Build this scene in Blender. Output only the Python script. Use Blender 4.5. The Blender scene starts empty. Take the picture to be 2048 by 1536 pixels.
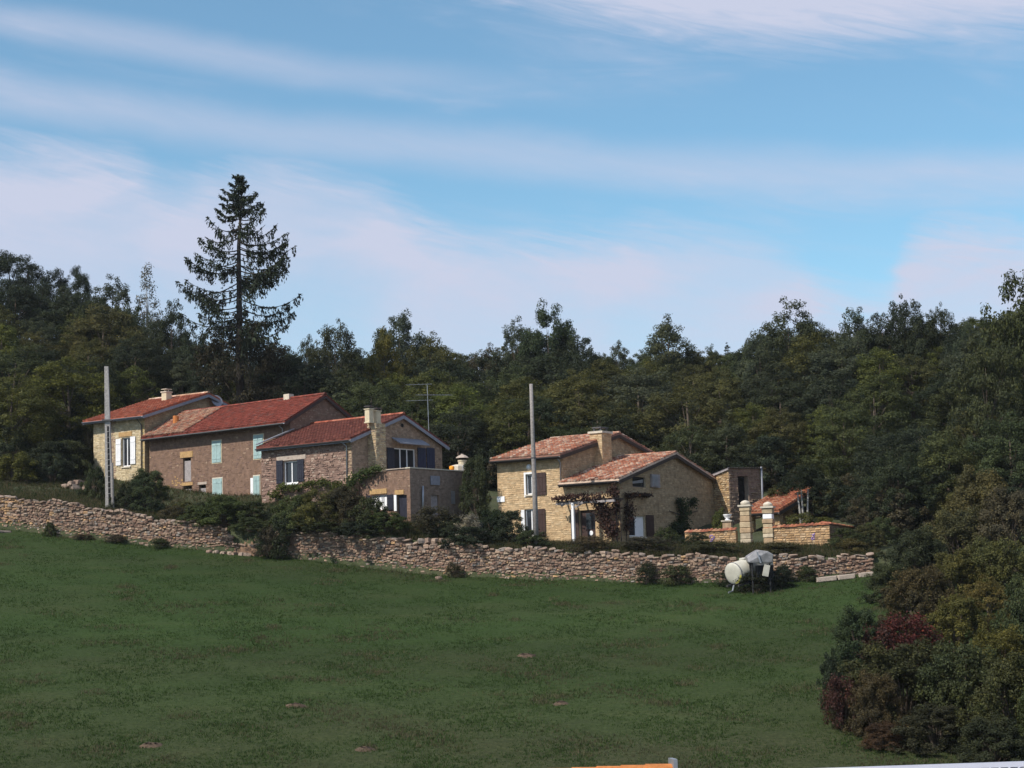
import bpy, bmesh, math, random
import numpy as np
from mathutils import Vector, Matrix

random.seed(11)
R = math.radians
SC = bpy.context.scene
COL = SC.collection

# ------------------------------------------------------------------ camera
FPX = 3600.0                      # focal length in photo pixels (photo is 2048 wide)
cam_d = bpy.data.cameras.new('camera')
cam_d.sensor_width = 36.0
cam_d.lens = FPX / 2048 * 36.0
cam_d.clip_start = 0.5
cam_d.clip_end = 5000
cam = bpy.data.objects.new('camera', cam_d)
COL.objects.link(cam)
PITCH = math.atan((1200 - 768) / FPX)
ROLL = R(-1.6)
CAM_M = Matrix.Rotation(R(90) + PITCH, 4, 'X') @ Matrix.Rotation(ROLL, 4, 'Z')
cam.matrix_world = CAM_M
SC.camera = cam

# ------------------------------------------------------------------ sky, sun, exposure
SUN_AZ = Vector((-0.80, -0.60)).normalized()
SUN_EL = R(45)
world = bpy.data.worlds.new('World'); SC.world = world; world.use_nodes = True
def build_sky():
    nt = world.node_tree; N = nt.nodes; Lk = nt.links
    N.clear()
    out = N.new('ShaderNodeOutputWorld'); bg = N.new('ShaderNodeBackground')
    bg.inputs['Strength'].default_value = 0.15
    sky = N.new('ShaderNodeTexSky'); sky.sky_type = 'NISHITA'; sky.sun_disc = False
    sky.sun_elevation = SUN_EL; sky.sun_rotation = math.atan2(SUN_AZ.x, SUN_AZ.y)
    sky.altitude = 300; sky.air_density = 1.0; sky.dust_density = 0.4; sky.ozone_density = 2.2
    def M(op, a, b=None, c=None, clamp=False):
        n = N.new('ShaderNodeMath'); n.operation = op; n.use_clamp = clamp
        for i, v in enumerate((a, b, c)):
            if v is None: continue
            if isinstance(v, (int, float)): n.inputs[i].default_value = v
            else: Lk.new(v, n.inputs[i])
        return n.outputs[0]
    def SS(v, lo, hi):
        n = N.new('ShaderNodeMapRange'); n.interpolation_type = 'SMOOTHSTEP'
        Lk.new(v, n.inputs[0]); n.inputs[1].default_value = lo; n.inputs[2].default_value = hi
        return n.outputs[0]
    def CURVE(v, pts, x0, x1, y0, y1):
        m = N.new('ShaderNodeMapRange'); Lk.new(v, m.inputs[0])
        m.inputs[1].default_value = x0; m.inputs[2].default_value = x1
        fc = N.new('ShaderNodeFloatCurve'); Lk.new(m.outputs[0], fc.inputs['Value'])
        cv = fc.mapping.curves[0]; fc.mapping.use_clip = False
        P = [((x - x0) / (x1 - x0), (y - y0) / (y1 - y0)) for x, y in pts]
        cv.points[0].location = P[0]; cv.points[1].location = P[-1]
        for p in P[1:-1]: cv.points.new(*p)
        fc.mapping.update()
        return M('MULTIPLY_ADD', fc.outputs[0], y1 - y0, y0)
    def NOISE(vec, scale, detail, rough=0.55, dist=0.0):
        n = N.new('ShaderNodeTexNoise'); n.noise_dimensions = '3D'
        Lk.new(vec, n.inputs['Vector']); n.inputs['Scale'].default_value = scale
        n.inputs['Detail'].default_value = detail; n.inputs['Roughness'].default_value = rough
        n.inputs['Distortion'].default_value = dist
        return n.outputs[0]
    def VEC(x, y, z=0.0):
        c = N.new('ShaderNodeCombineXYZ')
        for i, v in enumerate((x, y, z)):
            if isinstance(v, (int, float)): c.inputs[i].default_value = v
            else: Lk.new(v, c.inputs[i])
        return c.outputs[0]
    tc = N.new('ShaderNodeTexCoord'); sp = N.new('ShaderNodeSeparateXYZ')
    Lk.new(tc.outputs['Generated'], sp.inputs[0])
    az = M('ARCTAN2', sp.outputs[0], sp.outputs[1]); el = M('ARCSINE', sp.outputs[2])
    # angular coordinates of the sky dome: A across, E downwards from the zenith side (1 unit = 1/3600 rad)
    A = M('MULTIPLY_ADD', az, FPX, 1024.0)
    tilt = M('MULTIPLY', M('SUBTRACT', A, 1024.0), -0.028)
    E = M('ADD', M('MULTIPLY_ADD', el, -FPX, 1200.0), tilt)
    # streaks run gently down to the right
    Es = M('MULTIPLY_ADD', A, -0.10, E)
    streak = NOISE(VEC(M('MULTIPLY', A, 0.0013), M('MULTIPLY', Es, 0.0062)), 1.0, 6, 0.55, 0.6)
    streak2 = NOISE(VEC(M('MULTIPLY', A, 0.0035), M('MULTIPLY', Es, 0.020), 4.0), 1.0, 7, 0.6, 0.9)
    soft = NOISE(VEC(M('MULTIPLY', A, 0.0024), M('MULTIPLY', E, 0.0042), 9.0), 1.0, 6, 0.55, 0.5)
    fib = NOISE(VEC(M('MULTIPLY', A, 0.0045), M('MULTIPLY', M('MULTIPLY_ADD', A, -0.22, E), 0.042), 2.0), 1.0, 8, 0.62, 1.4)
    fibd = M('MULTIPLY', M('SUBTRACT', fib, 0.5), 1.0)
    wob = M('MULTIPLY', M('SUBTRACT', soft, 0.5), 150.0)
    wob2 = M('MULTIPLY', M('SUBTRACT', streak2, 0.5), 90.0)
    # long bank of cirrus with a crisp upper edge
    top = CURVE(A, [(-600, 380), (0, 318), (270, 322), (350, 372), (430, 345), (560, 328), (720, 350), (820, 415), (950, 455), (1150, 470),
                    (1350, 440), (1500, 462), (1600, 515), (1690, 590), (1750, 600), (1800, 540), (1870, 470), (1990, 475), (2150, 520), (2700, 420)], -600, 2700, 200, 700)
    d = M('ADD', M('ADD', M('SUBTRACT', E, top), M('MULTIPLY', wob2, 0.9)), M('MULTIPLY', fibd, 85.0))
    bank = M('MULTIPLY', SS(d, -45, 95), M('MULTIPLY_ADD', SS(d, 60, 300), -0.42, 1.0))
    bank = M('MULTIPLY', bank, M('MULTIPLY_ADD', SS(soft, 0.30, 0.72), 0.55, 0.55))
    # high sheet, upper right
    low = CURVE(A, [(-600, -300), (500, -90), (800, -20), (1000, 30), (1200, 85), (1400, 125), (1600, 140), (2100, 150), (2700, 100)], -600, 2700, -400, 400)
    d2 = M('ADD', M('ADD', M('SUBTRACT', low, E), M('MULTIPLY', wob2, 1.0)), M('MULTIPLY', fibd, 70.0))
    sheet = M('MULTIPLY', SS(d2, -20, 120), M('MULTIPLY_ADD', SS(soft, 0.3, 0.7), 0.2, 0.86))
    sheet = M('MULTIPLY', sheet, M('MULTIPLY_ADD', SS(d2, 300, 900), -0.6, 1.0))
    # thin wisps everywhere
    wisp = M('MULTIPLY', SS(streak, 0.46, 0.72), M('MULTIPLY_ADD', SS(streak2, 0.35, 0.7), 0.5, 0.12))
    # two faint bands
    c1 = M('MULTIPLY_ADD', A, 0.085, 95.0)
    b1 = M('MULTIPLY', SS(M('ABSOLUTE', M('ADD', M('SUBTRACT', E, c1), M('MULTIPLY', wob, 0.35))), 55, 0), M('MULTIPLY', SS(A, 1350, 400), 0.42))
    c2 = M('MULTIPLY_ADD', A, 0.075, 235.0)
    b2 = M('MULTIPLY', SS(M('ABSOLUTE', M('ADD', M('SUBTRACT', E, c2), M('MULTIPLY', wob, 0.45))), 75, 0), 0.42)
    tot = M('MAXIMUM', M('MAXIMUM', bank, sheet), M('ADD', M('MAXIMUM', b1, b2), M('MULTIPLY', wisp, 0.6)))
    haze = M('MULTIPLY_ADD', SS(el, 0.24, 0.05), 0.18, 0.05)
    tot = M('MULTIPLY', tot, M('MULTIPLY_ADD', fibd, 0.5, 1.0))
    tot = M('MAXIMUM', M('MINIMUM', M('ADD', tot, haze), 0.95), 0.0)
    tint = N.new('ShaderNodeMix'); tint.data_type = 'RGBA'; tint.blend_type = 'MULTIPLY'
    tint.inputs[0].default_value = 1.0; Lk.new(sky.outputs[0], tint.inputs[6]); tint.inputs[7].default_value = SKY_TINT
    mix = N.new('ShaderNodeMix'); mix.data_type = 'RGBA'
    Lk.new(tot, mix.inputs[0]); Lk.new(tint.outputs[2], mix.inputs[6]); mix.inputs[7].default_value = CLOUD
    Lk.new(mix.outputs[2], bg.inputs['Color']); Lk.new(bg.outputs[0], out.inputs[0])
SKY_TINT = (0.64, 0.86, 0.84, 1)
CLOUD = (3.42, 3.62, 4.5, 1)
build_sky()
sun_d = bpy.data.lights.new('sun', 'SUN'); sun_d.energy = 4.2; sun_d.angle = R(0.5); sun_d.color = (1.0, 0.93, 0.82)
sun = bpy.data.objects.new('sun', sun_d); COL.objects.link(sun)
sv = Vector((SUN_AZ.x * math.cos(SUN_EL), SUN_AZ.y * math.cos(SUN_EL), math.sin(SUN_EL)))
sun.rotation_euler = sv.to_track_quat('Z', 'Y').to_euler(); sun.location = (-40, -30, 60)
SC.view_settings.view_transform = 'Standard'; SC.view_settings.look = 'None'
SC.view_settings.exposure = 0.25; SC.view_settings.gamma = 1.0
SC.view_settings.use_curve_mapping = False
SC.cycles.max_bounces = 6; SC.cycles.transparent_max_bounces = 6
SC.cycles.sample_clamp_indirect = 4.0

# ------------------------------------------------------------------ pixel helpers (a pixel is a direction; depth is given)
M3 = CAM_M.to_3x3()
def ray(px, py):
    return M3 @ Vector(((px - 1024) / FPX, (768 - py) / FPX, -1.0))
def at(px, py, Y):
    r = ray(px, py); return r * (Y / r.y)
def proj(p):
    q = M3.transposed() @ Vector(p)
    return 1024 + q.x / -q.z * FPX, 768 - q.y / -q.z * FPX
def xof(px, Y, py=1050):
    return at(px, py, Y).x
UP = Vector((0, 0, 1))

# ------------------------------------------------------------------ materials
MATS = {}
def newmat(name):
    m = bpy.data.materials.new(name); m.use_nodes = True; MATS[name] = m
    nt = m.node_tree; b = nt.nodes['Principled BSDF']
    return m, nt, b
def lnk(nt, a, b): nt.links.new(a, b)
def ramp(nt, fac, stops):
    r = nt.nodes.new('ShaderNodeValToRGB'); e = r.color_ramp.elements
    while len(e) > 1: e.remove(e[0])
    e[0].position = stops[0][0]; e[0].color = (*stops[0][1], 1)
    for p, c in stops[1:]:
        x = e.new(p); x.color = (*c, 1)
    lnk(nt, fac, r.inputs[0]); return r.outputs[0]
def noise(nt, vec, scale, detail=4, rough=0.6, dist=0.0):
    n = nt.nodes.new('ShaderNodeTexNoise'); n.inputs['Scale'].default_value = scale
    n.inputs['Detail'].default_value = detail; n.inputs['Roughness'].default_value = rough
    n.inputs['Distortion'].default_value = dist
    if vec: lnk(nt, vec, n.inputs['Vector'])
    return n.outputs[0]
def mixc(nt, fac, a, b, mode='MIX'):
    m = nt.nodes.new('ShaderNodeMix'); m.data_type = 'RGBA'; m.blend_type = mode
    for i, v in ((0, fac), (6, a), (7, b)):
        if hasattr(v, 'links'): lnk(nt, v, m.inputs[i])
        elif i == 0: m.inputs[0].default_value = v
        else: m.inputs[i].default_value = (*v[:3], 1)
    return m.outputs[2]
def bump(nt, b, h, strength=0.4, dist=0.05):
    n = nt.nodes.new('ShaderNodeBump'); n.inputs['Strength'].default_value = strength
    n.inputs['Distance'].default_value = dist; lnk(nt, h, n.inputs['Height']); lnk(nt, n.outputs[0], b.inputs['Normal'])
def wpos(nt):
    return nt.nodes.new('ShaderNodeNewGeometry').outputs['Position']
def mat_plain(name, col, rough=0.7, var=0.25, scale=6.0, metal=0.0, spec=0.3, bmp=0.0):
    m, nt, b = newmat(name); p = wpos(nt)
    n = noise(nt, p, scale, 5)
    lo = tuple(c * (1 - var) for c in col); hi = tuple(min(1, c * (1 + var)) for c in col)
    lnk(nt, ramp(nt, n, [(0.3, lo), (0.7, hi)]), b.inputs['Base Color'])
    b.inputs['Roughness'].default_value = rough; b.inputs['Metallic'].default_value = metal
    b.inputs['Specular IOR Level'].default_value = spec
    if bmp: bump(nt, b, noise(nt, p, scale * 4, 4), bmp, 0.02)
    return m
def mat_attr(name, rough=0.85, var=0.45, scale=3.5, bmp=0.5, fine=30.0, spec=0.2):
    """colour from the mesh attribute 'col' with grain and stains on top"""
    m, nt, b = newmat(name); p = wpos(nt)
    a = nt.nodes.new('ShaderNodeAttribute'); a.attribute_name = 'col'
    n1 = noise(nt, p, scale, 5, 0.65); n2 = noise(nt, p, fine, 3)
    c = mixc(nt, 1.0, a.outputs['Color'], ramp(nt, n1, [(0.25, (1 - var,) * 3), (0.75, (1 + var * 0.5,) * 3)]), 'MULTIPLY')
    c = mixc(nt, 0.6, c, ramp(nt, n2, [(0.3, (0.75,) * 3), (0.7, (1.2,) * 3)]), 'MULTIPLY')
    lnk(nt, c, b.inputs['Base Color']); b.inputs['Roughness'].default_value = rough
    b.inputs['Specular IOR Level'].default_value = spec
    if bmp: bump(nt, b, n2, bmp, 0.02)
    return m
mat_attr('masonry'); mat_attr('roof_tile', 0.8, 0.5, 2.2, 0.4, 22.0)
mat_attr('grass_blade', 0.85, 0.25, 0.6, 0.0, spec=0.05)
_nt = MATS['grass_blade'].node_tree; _pb = _nt.nodes['Principled BSDF']; _t = _nt.nodes.new('ShaderNodeBsdfTranslucent'); _ms = _nt.nodes.new('ShaderNodeMixShader')
_ms.inputs[0].default_value = 0.5; _nt.links.new(_pb.inputs['Base Color'].links[0].from_socket, _t.inputs['Color'])
_nt.links.new(_pb.outputs[0], _ms.inputs[1]); _nt.links.new(_t.outputs[0], _ms.inputs[2]); _nt.links.new(_ms.outputs[0], _nt.nodes['Material Output'].inputs[0])
mat_plain('white_paint', (0.78, 0.78, 0.80), 0.5, 0.06, 3, bmp=0.1)
mat_plain('navy_paint', (0.020, 0.021, 0.034), 0.55, 0.25, 5)
mat_plain('blue_paint', (0.024, 0.028, 0.060), 0.55, 0.2, 5)
mat_plain('brown_paint', (0.050, 0.028, 0.024), 0.6, 0.25, 5)
mat_plain('turquoise_paint', (0.32, 0.44, 0.44), 0.6, 0.14, 4, bmp=0.15)
mat_plain('grey_wood', (0.30, 0.27, 0.27), 0.8, 0.25, 7, bmp=0.3)
mat_plain('dark_wood', (0.055, 0.040, 0.032), 0.8, 0.3, 7)
mat_plain('grey_fascia', (0.22, 0.23, 0.27), 0.6, 0.15, 5)
mat_plain('zinc', (0.34, 0.36, 0.39), 0.45, 0.2, 5, 0.55, 0.5)
mat_plain('gutter_dark', (0.10, 0.095, 0.10), 0.5, 0.2, 5, 0.3, 0.4)
mat_plain('concrete', (0.33, 0.31, 0.30), 0.85, 0.3, 9, bmp=0.4)
mat_plain('pole_wood', (0.24, 0.22, 0.21), 0.85, 0.3, 9, bmp=0.4)
mat_plain('cream_render', (0.56, 0.48, 0.34), 0.85, 0.15, 5, bmp=0.2)
mat_plain('grey_lintel', (0.40, 0.33, 0.28), 0.85, 0.2, 6, bmp=0.3)
mat_plain('ochre_stone', (0.42, 0.265, 0.12), 0.85, 0.25, 6, bmp=0.3)
mat_plain('pale_stone', (0.55, 0.49, 0.40), 0.85, 0.2, 8, bmp=0.4)
mat_plain('black_hole', (0.010, 0.010, 0.011), 0.9, 0.2, 3)  # near-black that paints in the dark of openings and slots
mat_plain('bark', (0.085, 0.065, 0.05), 0.9, 0.4, 6, bmp=0.6)
mat_plain('dark_bark', (0.036, 0.030, 0.026), 0.9, 0.4, 6)
mat_plain('pale_bark', (0.27, 0.255, 0.235), 0.85, 0.4, 9, bmp=0.4)
mat_plain('tank_cream', (0.47, 0.45, 0.385), 0.45, 0.14, 2.5, spec=0.4)
mat_plain('tank_yellow', (0.62, 0.55, 0.12), 0.5, 0.2, 4)
mat_plain('galvanised', (0.27, 0.265, 0.275), 0.5, 0.35, 3.5, 0.35, 0.4, bmp=0.2)
mat_plain('rubber_and_shade_black', (0.02, 0.02, 0.022), 0.8, 0.2, 5)  # tyre rubber; also blackens hopper parts for the dark below it
mat_plain('orange_plastic', (0.85, 0.33, 0.03), 0.5, 0.1, 3)
mat_plain('pure_white', (0.82, 0.82, 0.84), 0.5, 0.05, 3)
mat_plain('white_roofing', (0.40, 0.41, 0.48), 0.45, 0.06, 2.0)
mat_plain('orange_tile', (0.47, 0.17, 0.05), 0.8, 0.22, 9, bmp=0.3)
mat_plain('mole_earth', (0.085, 0.058, 0.040), 0.95, 0.4, 4, bmp=0.7)
mat_plain('earth', (0.16, 0.10, 0.065), 0.95, 0.4, 2.5, bmp=0.7)
m, nt, b = newmat('glass'); b.inputs['Base Color'].default_value = (0.02, 0.023, 0.03, 1); b.inputs['Roughness'].default_value = 0.08
b.inputs['Specular IOR Level'].default_value = 0.6
bump(nt, b, noise(nt, wpos(nt), 1.2, 2), 0.06, 0.05)
m, nt, b = newmat('wall_stone')          # loose stones: colour differs from stone to stone
oi = nt.nodes.new('ShaderNodeObjectInfo'); p = wpos(nt)
c = ramp(nt, oi.outputs['Random'], [(0.0, (0.18, 0.125, 0.095)), (0.35, (0.27, 0.185, 0.14)), (0.7, (0.33, 0.245, 0.19)), (1.0, (0.22, 0.18, 0.155))])
c = mixc(nt, 0.7, c, ramp(nt, noise(nt, p, 9, 4), [(0.3, (0.6,) * 3), (0.7, (1.25,) * 3)]), 'MULTIPLY')
lnk(nt, c, b.inputs['Base Color']); b.inputs['Roughness'].default_value = 0.9; bump(nt, b, noise(nt, p, 28, 3), 0.5, 0.02)

def mat_leaf(name, trans=0.25, rough=0.55):
    m, nt, b = newmat(name)
    oi = nt.nodes.new('ShaderNodeObjectInfo')
    a = nt.nodes.new('ShaderNodeAttribute'); a.attribute_name = 'rnd'
    v = ramp(nt, a.outputs['Fac'], [(0.0, (0.62, 0.62, 0.62)), (0.6, (1.0, 1.0, 1.0)), (0.9, (1.4, 1.32, 1.05)), (1.0, (1.9, 1.65, 1.05))])
    c = mixc(nt, 1.0, oi.outputs['Color'], v, 'MULTIPLY')
    n = noise(nt, wpos(nt), 0.55, 3)
    c = mixc(nt, 1.0, c, ramp(nt, n, [(0.3, (0.75, 0.80, 0.85)), (0.7, (1.25, 1.15, 1.0))]), 'MULTIPLY')
    lnk(nt, c, b.inputs['Base Color']); b.inputs['Roughness'].default_value = rough
    b.inputs['Specular IOR Level'].default_value = 0.12
    t = nt.nodes.new('ShaderNodeBsdfTranslucent'); lnk(nt, c, t.inputs['Color'])
    ms = nt.nodes.new('ShaderNodeMixShader'); ms.inputs[0].default_value = trans
    o = nt.nodes['Material Output']
    lnk(nt, b.outputs[0], ms.inputs[1]); lnk(nt, t.outputs[0], ms.inputs[2]); lnk(nt, ms.outputs[0], o.inputs[0])
mat_leaf('leaf', 0.40); mat_leaf('needle', 0.08, 0.7)

def mat_field():
    m, nt, b = newmat('pasture'); p = wpos(nt)
    mp = nt.nodes.new('ShaderNodeMapping'); lnk(nt, p, mp.inputs[0]); mp.inputs['Scale'].default_value = (0.35, 1.0, 1.0)
    big = noise(nt, mp.outputs[0], 0.11, 4, 0.6); mid = noise(nt, mp.outputs[0], 0.55, 5, 0.65); fine = noise(nt, p, 5.0, 5, 0.7)
    g = ramp(nt, mid, [(0.25, (0.026, 0.045, 0.013)), (0.5, (0.032, 0.057, 0.015)), (0.72, (0.042, 0.060, 0.019))])
    dry = ramp(nt, fine, [(0.3, (0.036, 0.036, 0.019)), (0.7, (0.068, 0.060, 0.034))])
    f = ramp(nt, big, [(0.45, (0.0,) * 3), (0.75, (0.45,) * 3)])
    sx = nt.nodes.new('ShaderNodeSeparateXYZ'); lnk(nt, p, sx.inputs[0])
    mr = nt.nodes.new('ShaderNodeMapRange'); mr.interpolation_type = 'SMOOTHSTEP'; lnk(nt, sx.outputs[1], mr.inputs[0])   # browner mix towards the low end of the pasture
    mr.inputs[1].default_value = 92; mr.inputs[2].default_value = 62; mr.inputs[3].default_value = 0.0; mr.inputs[4].default_value = 0.42
    f = mixc(nt, 1.0, f, mr.outputs[0], 'ADD')
    c = mixc(nt, f, g, dry)
    band = noise(nt, mp.outputs[0], 0.05, 3, 0.5)
    c = mixc(nt, 1.0, c, ramp(nt, band, [(0.35, (0.82,) * 3), (0.65, (1.16,) * 3)]), 'MULTIPLY')
    spot = ramp(nt, noise(nt, mp.outputs[0], 1.6, 3, 0.7), [(0.68, (0.0,) * 3), (0.80, (0.6,) * 3)])
    c = mixc(nt, spot, c, (0.085, 0.060, 0.040))
    c = mixc(nt, 0.8, c, ramp(nt, fine, [(0.3, (0.6,) * 3), (0.7, (1.3,) * 3)]), 'MULTIPLY')
    lnk(nt, c, b.inputs['Base Color']); b.inputs['Roughness'].default_value = 0.95; b.inputs['Specular IOR Level'].default_value = 0.1
    bump(nt, b, fine, 0.9, 0.12)
mat_field()
def mat_hill():
    m, nt, b = newmat('forest_floor'); p = wpos(nt)
    n = noise(nt, p, 0.5, 5, 0.65); f = noise(nt, p, 6, 4)
    c = ramp(nt, n, [(0.3, (0.030, 0.040, 0.015)), (0.55, (0.045, 0.055, 0.020)), (0.75, (0.085, 0.070, 0.040))])
    c = mixc(nt, 0.8, c, ramp(nt, f, [(0.3, (0.6,) * 3), (0.7, (1.3,) * 3)]), 'MULTIPLY')
    lnk(nt, c, b.inputs['Base Color']); b.inputs['Roughness'].default_value = 0.95; bump(nt, b, f, 0.8, 0.1)
mat_hill()

# ------------------------------------------------------------------ object helpers
ORG = {}
def tag(o, label=None, cat=None, group=None, kind=None):
    for k, v in (('label', label), ('category', cat), ('group', group), ('kind', kind)):
        if v: o[k] = v
    return o
def thing(name, loc, label, cat, group=None):
    o = bpy.data.objects.new(name, None); o.empty_display_size = 0.3
    o.location = loc; COL.objects.link(o); ORG[o.name] = Vector(loc)
    return tag(o, label, cat, group)
class MB:
    def __init__(s): s.v = []; s.f = []; s.c = []
    def add(s, vs, fs, col=(1, 1, 1)):
        n = len(s.v); s.v += [tuple(p) for p in vs]; s.f += [tuple(i + n for i in f) for f in fs]
        s.c += [(col[0], col[1], col[2], 1.0)] * len(vs); return s
    def box(s, c, x, y, z, hx, hy, hz, col=(1, 1, 1)):
        c = Vector(c); x = Vector(x) * hx; y = Vector(y) * hy; z = Vector(z) * hz
        vs = [c + x * i + y * j + z * k for k in (-1, 1) for j in (-1, 1) for i in (-1, 1)]
        return s.add(vs, [(0, 2, 3, 1), (4, 5, 7, 6), (0, 1, 5, 4), (2, 6, 7, 3), (0, 4, 6, 2), (1, 3, 7, 5)], col)
    def tube(s, pts, rad, n=8, col=(1, 1, 1), cap=True):
        pts = [Vector(p) for p in pts]
        if not hasattr(rad, '__len__'): rad = [rad] * len(pts)
        vs = []; fs = []
        for i, p in enumerate(pts):
            t = (pts[min(i + 1, len(pts) - 1)] - pts[max(i - 1, 0)]).normalized()
            a = t.orthogonal().normalized() if abs(t.z) < 0.9 else Vector((1, 0, 0)).cross(t).normalized()
            b2 = t.cross(a)
            for k in range(n):
                w = 2 * math.pi * k / n
                vs.append(p + (a * math.cos(w) + b2 * math.sin(w)) * rad[i])
        for i in range(len(pts) - 1):
            for k in range(n):
                k2 = (k + 1) % n; fs.append((i * n + k, i * n + k2, i * n + n + k2, i * n + n + k))
        if cap: fs += [tuple(range(n))[::-1], tuple(range((len(pts) - 1) * n, len(pts) * n))]
        return s.add(vs, fs, col)
    def lathe(s, c, prof, n=12, axis=None, col=(1, 1, 1)):
        c = Vector(c); ax = (axis or UP).normalized(); a = ax.orthogonal().normalized(); b2 = ax.cross(a)
        vs = []; fs = []
        for r, h in prof:
            for k in range(n):
                w = 2 * math.pi * k / n; vs.append(c + ax * h + (a * math.cos(w) + b2 * math.sin(w)) * r)
        for i in range(len(prof) - 1):
            for k in range(n):
                k2 = (k + 1) % n; fs.append((i * n + k, i * n + k2, i * n + n + k2, i * n + n + k))
        fs += [tuple(range(n))[::-1], tuple(range((len(prof) - 1) * n, len(prof) * n))]
        return s.add(vs, fs, col)
    def build(s, name, mat, parent=None, origin=None, smooth=False, kind=None):
        if parent is not None: o0 = ORG[parent.name]
        elif origin is not None: o0 = Vector(origin)
        else: o0 = Vector((0, 0, 0))
        me = bpy.data.meshes.new(name)
        me.from_pydata([(x - o0.x, y - o0.y, z - o0.z) for x, y, z in s.v], [], s.f)
        at_ = me.color_attributes.new('col', 'FLOAT_COLOR', 'POINT')
        at_.data.foreach_set('color', [q for c in s.c for q in c])
        if smooth: me.polygons.foreach_set('use_smooth', [True] * len(me.polygons))
        me.materials.append(MATS[mat]); me.update()
        ob = bpy.data.objects.new(name, me); COL.objects.link(ob); ORG[ob.name] = o0
        if parent is not None: ob.parent = parent
        else: ob.location = o0
        if kind: ob['kind'] = kind
        return ob

# ------------------------------------------------------------------ ground
# dry stone wall line across the slope: (photo x, y of foot, y of top, depth)
WL = [(-420, 1010, 950, 127.5), (-150, 1040, 975, 124), (0, 1056, 990, 122), (120, 1072, 1000, 120.6), (250, 1086, 1022, 119), (400, 1100, 1046, 117.2), (560, 1113, 1060, 115.2), (700, 1130, 1068, 113.4),
      (820, 1146, 1078, 111.9), (900, 1152, 1087, 110.8), (1100, 1160, 1096, 108.4), (1270, 1165, 1104, 106.4), (1450, 1166, 1110, 104.6),
      (1600, 1160, 1108, 103.8), (1745, 1146, 1108, 103.4), (2048, 1120, 1100, 103.2), (2500, 1085, 1075, 103)]
WB = [at(a, b_, d) for a, b_, c, d in WL]; WT = [at(a, c, d) for a, b_, c, d in WL]
def wall_y(x):
    return float(np.interp(x, [p.x for p in WB], [p.y for p in WB]))
class RBF:
    def __init__(s, pts):
        P = np.array([(p[0], p[1]) for p in pts], float); z = np.array([p[2] for p in pts], float)
        D = np.linalg.norm(P[:, None] - P[None], axis=2)
        s.P = P; n = len(P); Q = np.hstack([np.ones((n, 1)), P])
        K = np.zeros((n + 3, n + 3)); K[:n, :n] = D; K[:n, n:] = Q; K[n:, :n] = Q.T
        s.w = np.linalg.solve(K, np.hstack([z, np.zeros(3)]))
    def __call__(s, x, y):
        d = np.hypot(s.P[:, 0] - x, s.P[:, 1] - y)
        return float(d @ s.w[:-3] + s.w[-3] + s.w[-2] * x + s.w[-1] * y)
lowpts = [tuple(p) for p in WB]
for px in (-300, 100, 500, 900, 1300, 1700, 2100, 2500):
    p = at(px, 1545, 65); lowpts.append(tuple(p))
    q = at(px, 1330, 88); q.z = 0.5 * q.z + 0.5 * (p.z * 0.42 + 0.58 * 2.0); 
for x in (-60, -20, 20, 60):
    lowpts += [(x, 40, -9.6), (x, 10, -10.0), (x, -60, -10.5)]
lowpts += [(-160, 60, -6), (160, 60, -6), (-160, 130, 8), (160, 105, 3), (-160, -60, -10), (160, -60, -10)]
FIELD = RBF(lowpts)
uppts = [(p.x, p.y, p.z - 0.25) for p in WT]
for px, py, Y in [(60, 975, 129), (190, 972, 133), (-150, 940, 135), (300, 985, 131.5), (300, 1018, 126), (400, 1016, 126.5), (480, 1018, 123), (560, 1012, 119), (705, 1032, 116.5), (822, 1052, 113.4), (960, 1064, 116), (1000, 1078, 116.5),
                  (1120, 1086, 113.5), (1245, 1091, 111.5), (1370, 1090, 109.5), (1450, 1082, 116), (1490, 1092, 108.4), (1660, 1093, 107.4), (1750, 1092, 109), (1520, 1030, 124),
                  (880, 985, 128), (700, 930, 132), (1300, 1030, 126)]:
    uppts.append(tuple(at(px, py, Y)))
for px, Y, z in [(-300, 150, 19), (-300, 185, 33), (0, 150, 16.5), (0, 165, 22), (0, 185, 29.5), (250, 155, 15.5), (250, 180, 24), (500, 150, 12.0), (500, 182, 21), (800, 150, 12.5), (800, 182, 20.5),
                 (1100, 142, 10.5), (1100, 180, 20), (1400, 142, 10.5), (1400, 180, 20), (1700, 128, 7.5), (1700, 150, 14.5), (1700, 176, 22), (2048, 122, 7), (2048, 140, 12.5), (2048, 172, 24), (2400, 150, 17)]:
    uppts.append((xof(px, Y), Y, z))
uppts += [(x, 240, 22) for x in (-120, -60, 0, 60, 120)] + [(x, 420, 12) for x in (-220, 0, 220)] + [(-200, 130, 16), (200, 110, 4), (-200, 200, 30), (200, 200, 20)]
HILL = RBF(uppts)
def gz(x, y):
    return FIELD(x, y) if y < wall_y(x) else HILL(x, y)
def ground_at(px, Y):
    x = xof(px, Y); return Vector((x, Y, gz(x, Y)))
def sheet(name, xs, rowfn, zf, mat):
    vs = []; fs = []
    for x in xs:
        for y in rowfn(x): vs.append((x, y, zf(x, y)))
    nr = len(vs) // len(xs)
    for i in range(len(xs) - 1):
        for j in range(nr - 1):
            a = i * nr + j; fs.append((a, a + nr, a + nr + 1, a + 1))
    mb = MB(); mb.add(vs, fs); return mb.build(name, mat, smooth=True, kind='structure')
XS = sorted(set([-260, -200, -160, -130, -110] + list(np.arange(-100, -44, 4.0)) + list(np.arange(-44, 44.1, 1.1)) + list(np.arange(46, 100, 4.0)) + [110, 130, 160, 200, 260]))
def rows_low(x):
    w = wall_y(x)
    return [-80, -40, 0, 15, 28, 36, 44, 50, 55] + [58 + (w - 58) * t / 46 for t in range(47)]
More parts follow.
